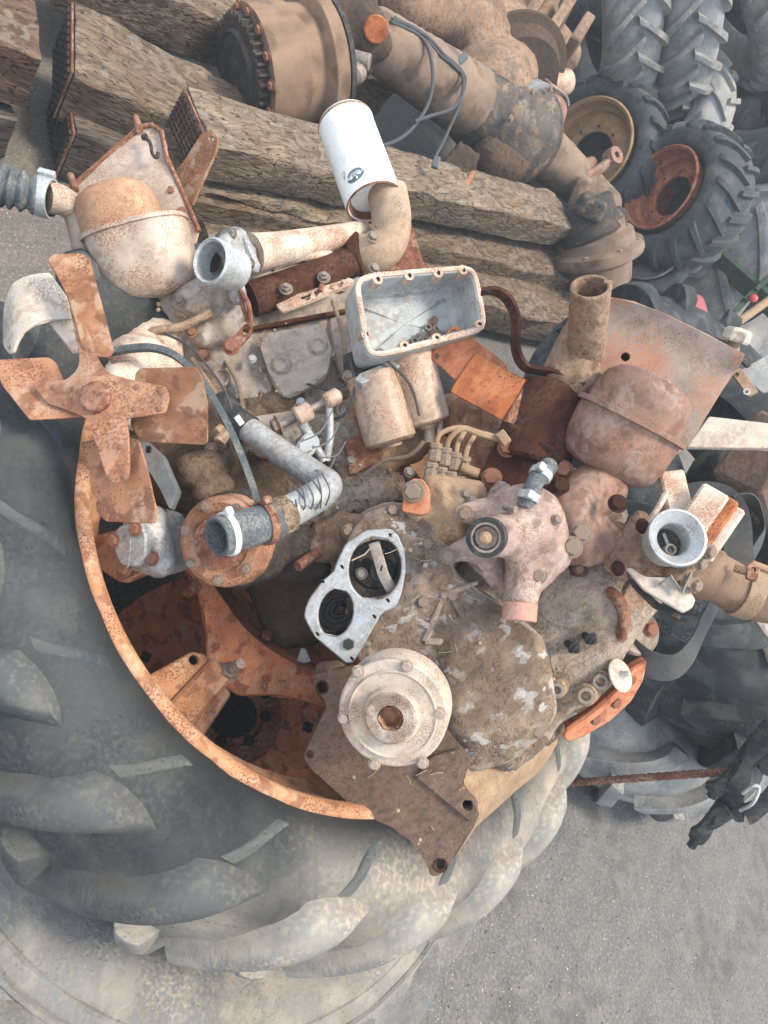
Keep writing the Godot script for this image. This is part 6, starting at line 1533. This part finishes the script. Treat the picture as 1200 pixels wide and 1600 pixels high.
	s = Soup.new(); s.lathe(C(966, 1056, 1.20), zb(W(0.55, 0.35, 0.7)), [0.0, 0.0, 0.026, 0.002, 0.0275, 0.004, 0.026, 0.006, 0.008, 0.007, 0.005, 0.012, 0.004, 0.022, 0.0, 0.023], 28); part(s, "breather_cap", "cream_sheet")
	cut(plane(940, 1100, 1.26, 0.1, -0.2), [876, 1146, 884, 1132, 930, 1104, 966, 1070, 985, 1040, 1008, 1028, 1002, 1060, 984, 1092, 950, 1124, 905, 1150, 884, 1156], 0.02, "sump_flange", "red_orange", [], 6, -0.01, 0.003)
	s = Soup.new(); tube(s, [[888, 1142, 1.225], [930, 1112, 1.225], [968, 1076, 1.228], [990, 1046, 1.24]], 7, 8); part(s, "sump_rail", "red_orange")
	s = Soup.new(); tube(s, [[930, 918, 1.32], [950, 924, 1.21], [967, 938, 1.195], [975, 965, 1.195], [968, 998, 1.21], [948, 1022, 1.32]], [9, 8], 16); part(s, "breather_pipe", "rust")
	s = Soup.new(); s.box(C(985, 938, 1.22), zb(W(0.2, 0.4, 1), W(0.8, -0.6, 0)), Vector3(0.026, 0.02, 0.016), 0.003); part(s, "square_boss", "pipe_dusty")
	s = Soup.new(); s.lathe(C(1000, 988, 1.27), zb(W(0.25, 0.15, 0.95)), [0.0, 0.0, 0.036, 0.0, 0.04, -0.004, 0.04, -0.02], 32); part(s, "core_plug", "grey_cast")
	bolts([[1016, 983, 1.24]], W(0.2, 0.1, 1), 0.011, "bolt_rust")
	cut(plane(905, 892, 1.16, 0, 0.1), [886, 880, 908, 876, 920, 892, 914, 902, 892, 900], 0.006, "washer_plate", "rust_dark", [], 4)
	bolts([[904, 889, 1.15]], I, 0.006, "crust_pale")
	var fl := plane(925, 970, 1.245, 0.30, 0.05)
	for q in [[864, 1008, 938, 888], [882, 1022, 962, 902], [905, 1040, 978, 940], [868, 1050, 905, 1062]]:   # casting ribs on the flank
		s = Soup.new(); s.tube([fl.at(q[0], q[1], 0.004), fl.at((q[0] + q[2]) * 0.5, (q[1] + q[3]) * 0.5, 0.008), fl.at(q[2], q[3], 0.004)], [0.0045, 0.003], 6); part(s, "flank_rib", "crust_pale")
	for q in [[962, 1098], [930, 1124], [985, 1062]]: bolt(C(q[0], q[1], 1.235), W(0.1, -0.2, 1), 0.0075, "bolt_rust")
	for q in [[948, 905], [968, 960], [950, 1010], [890, 950]]: bolt(fl.at(q[0], q[1], 0.006), fl.n, 0.008, "bolt_dusty")
	litter([[760, 1000, 1.14, 90, 90], [640, 1230, 1.125, 90, 60], [660, 1300, 1.125, 50, 40], [900, 960, 1.2, 60, 60], [880, 1060, 1.18, 50, 40], [640, 860, 1.11, 40, 40]], 14)
func build_small() -> void:
	# upturned rocker cover used as a tray
	thing("rocker_cover", "upturned pale rocker cover used as a tray for nuts", "rocker cover", C(640, 560, 1.3))
	var pl := plane(655, 485, 1.225, 0.30, 0.10)
	var o2 := [553, 446, 561, 433, 580, 427, 725, 415, 741, 419, 749, 440, 759, 498, 757, 512, 742, 521, 602, 557, 582, 558, 571, 550]
	var rings := []
	for q in [[-14.0, -0.085], [-2.0, -0.078], [0.0, -0.07], [1.0, -0.004], [-1.0, 0.0], [-9.0, 0.0], [-10.0, -0.003], [-11.0, -0.06], [-16.0, -0.074], [-24.0, -0.079]]:
		var g := PackedVector3Array()
		var base := _resample(rnd_poly(P2(o2), 16, 5), 10.0)
		var off := PackedVector2Array()
		for i in base.size():
			var t := (base[(i + 1) % base.size()] - base[(i + base.size() - 1) % base.size()]).normalized()
			var nn := Vector2(t.y, -t.x)
			if nn.dot(base[i] - Vector2(655, 485)) < 0.0: nn = -nn
			var v: Vector2 = base[i] + nn * float(q[0])
			g.append(pl.at(v.x, v.y, q[1]))
		rings.append(g)
	var s := Soup.new(); s.loft(rings, true, true)
	part(s, "cover_shell", "tray_grey", T, 18.0, 0.15)
	s = Soup.new()
	var rp := []
	for v in _resample(rnd_poly(P2(o2), 16, 5), 10.0): rp.append(pl.at(v.x + (655 - v.x) * 0.04, v.y + (485 - v.y) * 0.06, 0.0))
	rp.append(rp[0])
	s.tube(rp, 0.0048, 7, false); part(s, "rim_bead", "pale_orange_chips")
	for q in [[590, 437], [639, 431], [684, 427], [723, 422], [749, 508], [682, 529], [632, 541], [572, 523]]:
		var b := Soup.new(); b.lathe(pl.at(q[0], q[1], -0.02), zb(pl.n), [0.0, 0.022, 0.005, 0.022, 0.0085, 0.0225, 0.0095, 0.02, 0.0095, 0.0], 14); part(b, "screw_boss", "can_metal")
		inst(hexm("rivet"), "screw_hole", "black_void", Transform3D(zb(pl.n).scaled(Vector3(0.0045, 0.0045, 0.002)), pl.at(q[0], q[1], 0.0022)))
	var nuts := [[702, 477], [692, 490], [687, 503], [700, 500], [704, 493], [653, 520], [662, 517], [670, 512], [687, 511], [694, 510], [678, 505], [713, 508], [698, 484], [614, 530]]
	for i in nuts.size():
		var q: Array = nuts[i]
		var p := pl.at(q[0], q[1], -0.072)
		var b := zb((pl.n + Vector3(rng.randf_range(-0.9, 0.9), rng.randf_range(-0.5, 0.9), rng.randf_range(-0.9, 0.9))).normalized())
		var m := MeshInstance3D.new()
		m.name = nm("loose_nut"); m.mesh = hexm("loose_nut"); m.material_override = M["steel" if i % 3 else "bolt_rust"]
		m.transform = Transform3D(b.scaled(Vector3.ONE * (0.0072 + 0.0012 * sin(i * 2.0))), p)
		tag(m, "lone loose nut near the pale tray's lower edge" if i == 13 else "small loose nut heaped in the upturned pale rocker cover", "nut", "loose nuts in the rocker cover")
		add_child(m)
	# white spin-on filter standing on the exhaust elbow
	var a := C(585, 318, 1.44); var b2 := C(539, 192, 1.50)
	var ax := (b2 - a).normalized(); var L := a.distance_to(b2); var r := S(45, 1.45)
	thing("oil_filter", "white spin-on oil filter stood on the elbow pipe", "oil filter", a)
	s = Soup.new()
	s.lathe(a, zb(ax), [0.0, 0.02, r * 0.8, 0.02, r * 0.9, 0.004, r * 0.97, 0.0, r, 0.004, r, L * 0.93, r * 1.02, L * 0.95, r * 1.02, L * 0.98, r * 0.98, L * 1.0, r * 0.5, L * 1.03, 0.0, L * 1.035], 56)
	part(s, "can", "white_paint", T, 35.0, 0.02)
	s = Soup.new(); s.lathe(a, zb(ax), [r * 0.75, 0.018, r * 0.97, -0.0015, r * 1.005, 0.0, r * 1.004, 0.0022], 56); part(s, "seamed_base", "rust", T, 35.0)
	s = Soup.new(); s.lathe(a, zb(ax), [r * 1.022, L * 0.95, r * 1.026, L * 0.965, r * 1.022, L * 0.98], 56); part(s, "rolled_seam", "tan_steel", T, 35.0)
	# oval printed badge, upside down as the can stands
	var bb := zb(ax)
	var toe := (EYE - a).normalized(); toe = (toe - ax * toe.dot(ax)).normalized()
	var px := toe.cross(ax)   # to the side as seen
	var side := 1.0 if px.dot(CB.x) > 0.0 else -1.0
	var badge := func(u: float, v: float, e: float) -> Vector3:
		var ang := u / r
		return a + ax * v + (toe * cos(ang) + px * side * sin(ang)) * (r + e)
	s = Soup.new()
	var cu := -0.016; var cv := 0.033
	for k in 32:
		var t0 := TAU * k / 32.0; var t1 := TAU * (k + 1) / 32.0
		s.tri(badge.call(cu, cv, 0.0006), badge.call(cu + cos(t0) * 0.019, cv + sin(t0) * 0.0135, 0.0006), badge.call(cu + cos(t1) * 0.019, cv + sin(t1) * 0.0135, 0.0006))
	put(s, "printed_badge", "print_blue", T, 60.0, 0.0)
	var f := SystemFont.new(); f.font_names = PackedStringArray(["Droid Serif"])
	for w in [["PLANiUR", 0.0, 0.0048, 0.00036], ["filtration", -0.0048, 0.0, 0.00018]]:
		var tm := TextMesh.new(); tm.text = w[0]; tm.font = f; tm.font_size = 24; tm.pixel_size = w[3]; tm.depth = 0.0005
		var fr: Vector3 = badge.call(cu, cv + w[1] * -1.0, 0.0011)
		var nn: Vector3 = (fr - a); nn = (nn - ax * nn.dot(ax)).normalized()
		var up := -ax
		inst(tm, "printed_letters", "print_white", Transform3D(Basis(up.cross(nn), up, nn), fr))
	s = Soup.new()   # white plume of the badge
	s.tube([badge.call(cu + 0.001, cv - 0.010, 0.001), badge.call(cu + 0.003, cv - 0.006, 0.001), badge.call(cu, cv - 0.002, 0.001)], [0.0016, 0.0004], 6)
	put(s, "badge_plume", "print_white")
	s = Soup.new()   # pencilled squiggle
	var sq := []
	for k in 15: sq.append(badge.call(-0.038 + 0.004 * sin(k * 0.9) , 0.05 + 0.008 * cos(k * 0.63), 0.0008))
	s.tube(sq, 0.0004, 5); put(s, "pencil_mark", "lead_mark")
	# flat strap sprung round behind the intake
	thing("flat_strap", "flat grey strap sprung into loops behind the intake ring", "strap", C(1060, 1040, 1.34))
	ribbon([[1040, 800, 1.3], [1075, 780, 1.29], [1110, 776, 1.28], [1138, 790, 1.27], [1150, 830, 1.26], [1156, 882, 1.27]], W(0.5, 0.85, 0.1), 0.026, 0.0012, "strap_run", "strap_grey", T)
	ribbon([[1138, 790, 1.285], [1165, 785, 1.29], [1188, 815, 1.31], [1184, 850, 1.33], [1160, 890, 1.34]], W(-0.5, 0.35, 0.8), 0.028, 0.0012, "strap_run", "strap_grey", T)
	ribbon([[1120, 935, 1.32], [1100, 975, 1.30], [1078, 1020, 1.28], [1050, 1043, 1.27], [1010, 1035, 1.27], [975, 1005, 1.28], [962, 990, 1.3]], W(-0.15, 0.9, 0.4), 0.026, 0.0012, "strap_run", "strap_grey", T)
	var rv := Soup.new(); rv.lathe(C(1107, 782, 1.262), zb(W(0.2, 0.5, 0.85)), [0.0, 0.004, 0.008, 0.003, 0.0095, 0.0], 18); part(rv, "rivet", "sheet_grey")
	# right-hand oddments
	s = plate(Soup.new(), plane(1150, 680, 1.5, 0.0, 0.3), rnd_poly(P2([1070, 702, 1104, 654, 1260, 672, 1260, 712, 1200, 704]), 4), 0.012)
	solo(s, "steel_bar", "cream_sheet", "pale flaking flat bar sticking out from behind the rusty tank", "bar", C(1150, 690, 1.5))
	thing("sheet_bracket", "grey folded sheet bracket with an eyelet, beyond the rusty bracket plate", "bracket", C(1170, 600, 1.75))
	cut(plane(1200, 590, 1.75, 0.2, 0.4), [1150, 583, 1260, 520, 1260, 600, 1190, 616], 0.006, "sheet", "sheet_grey", [], 3)
	cut(plane(1165, 600, 1.72, -0.2, 0.2), [1140, 582, 1156, 576, 1184, 614, 1168, 622], 0.008, "tab", "tan_steel", [circ(1150, 587, 3.5, 8)], 3)
	bolt(C(1166, 613, 1.705), W(-0.2, 0.2, 1), 0.008, "bright_ring", T, "ring")
	var d := sdf(0.004, 30.0)
	d.box(C(1180, 800, 2.1), zb(W(0, 0.4, 1), W(0.9, 0.5, 0)), Vector3(0.18, 0.11, 0.16), 0.02, 0.04); d.cap(C(1120, 740, 2.15), C(1160, 880, 2.1), 0.07, 0.08, 0.05)
	solo(d.mesh(0.016, Soup.new()), "gearbox_lump", "black_oil", "dark oily casting heaped behind the sprung strap", "casting", C(1170, 860, 1.85), "", "", 60.0, 0.3)
	s = Soup.new(); s.box(C(1190, 720, 1.7), zb(W(-0.5, 0.3, 0.8), W(0.6, 0.8, 0)), Vector3(0.06, 0.09, 0.06), 0.01)
	solo(s, "metal_box", "plate_brown", "brown battered metal box under the pale flat bar", "box", C(1190, 740, 1.75))
	d = sdf(0.003, 50.0); d.cap(C(1190, 975, 1.95), C(1240, 990, 1.95), 0.045, 0.052, 0.02); d.box(C(1205, 1000, 1.97), zb(W(0, 0.2, 1)), Vector3(0.065, 0.04, 0.04), 0.008, 0.02)
	solo(d.mesh(0.009, Soup.new()), "pale_fitting", "pale_orange_chips", "pale crusted fitting below the clamped exhaust pipe", "fitting", C(1200, 1000, 1.52), "", "", 60.0)
	# green implement and its neighbours
	thing("green_implement", "green machine frame with a round red reflector beyond the pale tyre", "implement", C(1180, 480, 4.35))
	s = Soup.new(); s.box(C(1225, 425, 4.4), zb(W(0, 0.3, 1), W(0.75, 0.66, 0)), Vector3(0.33, 0.05, 0.06), 0.01); part(s, "frame_rail", "green_paint")
	s = Soup.new(); s.box(C(1205, 478, 4.35), zb(W(0, 0.3, 1), W(0.75, 0.66, 0)), Vector3(0.42, 0.018, 0.07), 0.004); part(s, "frame_rail", "green_paint")
	for q in [[1160, 475], [1178, 455], [1195, 440]]:
		s = Soup.new(); s.box(C(q[0], q[1], 4.3), zb(W(0, 0.3, 1), W(-0.66, 0.75, 0)), Vector3(0.1, 0.013, 0.03), 0.003); part(s, "cross_bar", "green_paint")
	s = Soup.new(); s.lathe(C(1177, 466, 4.25), zb(W(-0.2, 0.2, 1)), [0.0, 0.015, 0.018, 0.013, 0.025, 0.006, 0.027, 0.0], 20); part(s, "red_reflector", "red_lens")
	s = plate(Soup.new(), plane(1190, 330, 4.6, -0.4, 0.4), rnd_poly(P2([1172, 345, 1180, 318, 1260, 280, 1260, 350, 1200, 360]), 8), 0.02)
	solo(s, "fender_scrap", "rim_red", "faded orange curved fender scrap at the edge of the tyre heap", "fender", C(1190, 350, 4.6))
	s = Soup.new(); tube(s, [[1110, 525, 3.6], [1150, 505, 3.7], [1200, 470, 3.8], [1270, 420, 3.9]], 7, 10)
	solo(s, "long_bar", "tan_steel", "long tan bar lying in front of the green frame", "bar", C(1150, 510, 3.7))
	thing("pink_strap", "crumpled pink strap with its cord by the small ribbed wheels", "strap", C(1085, 510, 3.68))
	ribbon([[1068, 500, 3.68], [1076, 478, 3.64], [1088, 470, 3.62], [1096, 492, 3.62], [1100, 512, 3.65]], W(0.8, 0.5, 0.3), 0.03, 0.004, "webbing", "pink_cloth")
	ribbon([[1060, 512, 3.7], [1078, 500, 3.66], [1090, 498, 3.64], [1104, 500, 3.66]], W(0.2, 0.9, 0.4), 0.032, 0.004, "webbing", "pink_cloth")
	s = Soup.new(); tube(s, [[1042, 458, 3.75], [1060, 460, 3.71], [1074, 476, 3.69], [1085, 489, 3.68]], 2.2, 7); part(s, "cord", "pink_cloth")
	# rod and torn rubber on the asphalt
	s = Soup.new()
	var rod := []
	for k in 60: rod.append(C(893, 1223, 2.26).lerp(C(1162, 1204, 1.95), k / 59.0))
	var rr := []
	for k in 60: rr.append(0.011 + 0.0015 * sin(k * 2.2))
	s.tube(rod, rr, 10)
	solo(s, "rusty_rod", "rust", "rusty ribbed rod lying across the flat pale tyre", "rod", C(893, 1223, 2.28))
	thing("torn_rubber", "torn black rubber strips draped over the stacked tyres at the end of the rod", "rubber strips", C(1100, 1300, 2.2))
	for q in [[[1215, 1130, 1.78], [1180, 1172, 1.85], [1156, 1215, 1.93], [1146, 1252, 2.0], [1124, 1284, 2.06], [1098, 1292, 2.1]], [[1260, 1185, 1.9], [1205, 1245, 1.95], [1165, 1272, 1.98], [1140, 1262, 2.0], [1108, 1272, 2.06]], [[1150, 1245, 2.0], [1122, 1270, 2.05], [1098, 1296, 2.1], [1080, 1322, 2.14]], [[1195, 1150, 1.84], [1155, 1200, 1.92], [1122, 1225, 1.98], [1112, 1245, 2.0]]]:
		var pts := spl(CC(q), 8)
		var rg := []
		for i in pts.size():
			var dd: Vector3 = (pts[mini(i + 1, pts.size() - 1)] - pts[maxi(i - 1, 0)]).normalized()
			var x := (W(0.8, 0.3, 0.5) - dd * W(0.8, 0.3, 0.5).dot(dd)).normalized().rotated(dd, 0.5 * sin(i * 0.35)); var y := dd.cross(x)
			var w := 0.024 * (1.0 + 0.16 * sin(i * 0.5)) * (0.6 if i > pts.size() - 5 else 1.0)
			rg.append(PackedVector3Array([pts[i] + x * w + y * 0.005, pts[i] + y * 0.012, pts[i] - x * w + y * 0.005, pts[i] - x * w - y * 0.005, pts[i] + y * 0.002, pts[i] + x * w - y * 0.005]))
		part(Soup.new().loft(rg), "strip", "dark_rubber")
	s = Soup.new(); tube(s, [[1160, 1240, 1.92], [1176, 1228, 1.9], [1186, 1232, 1.9], [1176, 1255, 1.9], [1156, 1266, 1.93]], 3, 8); part(s, "wire_end", "bright_ring")
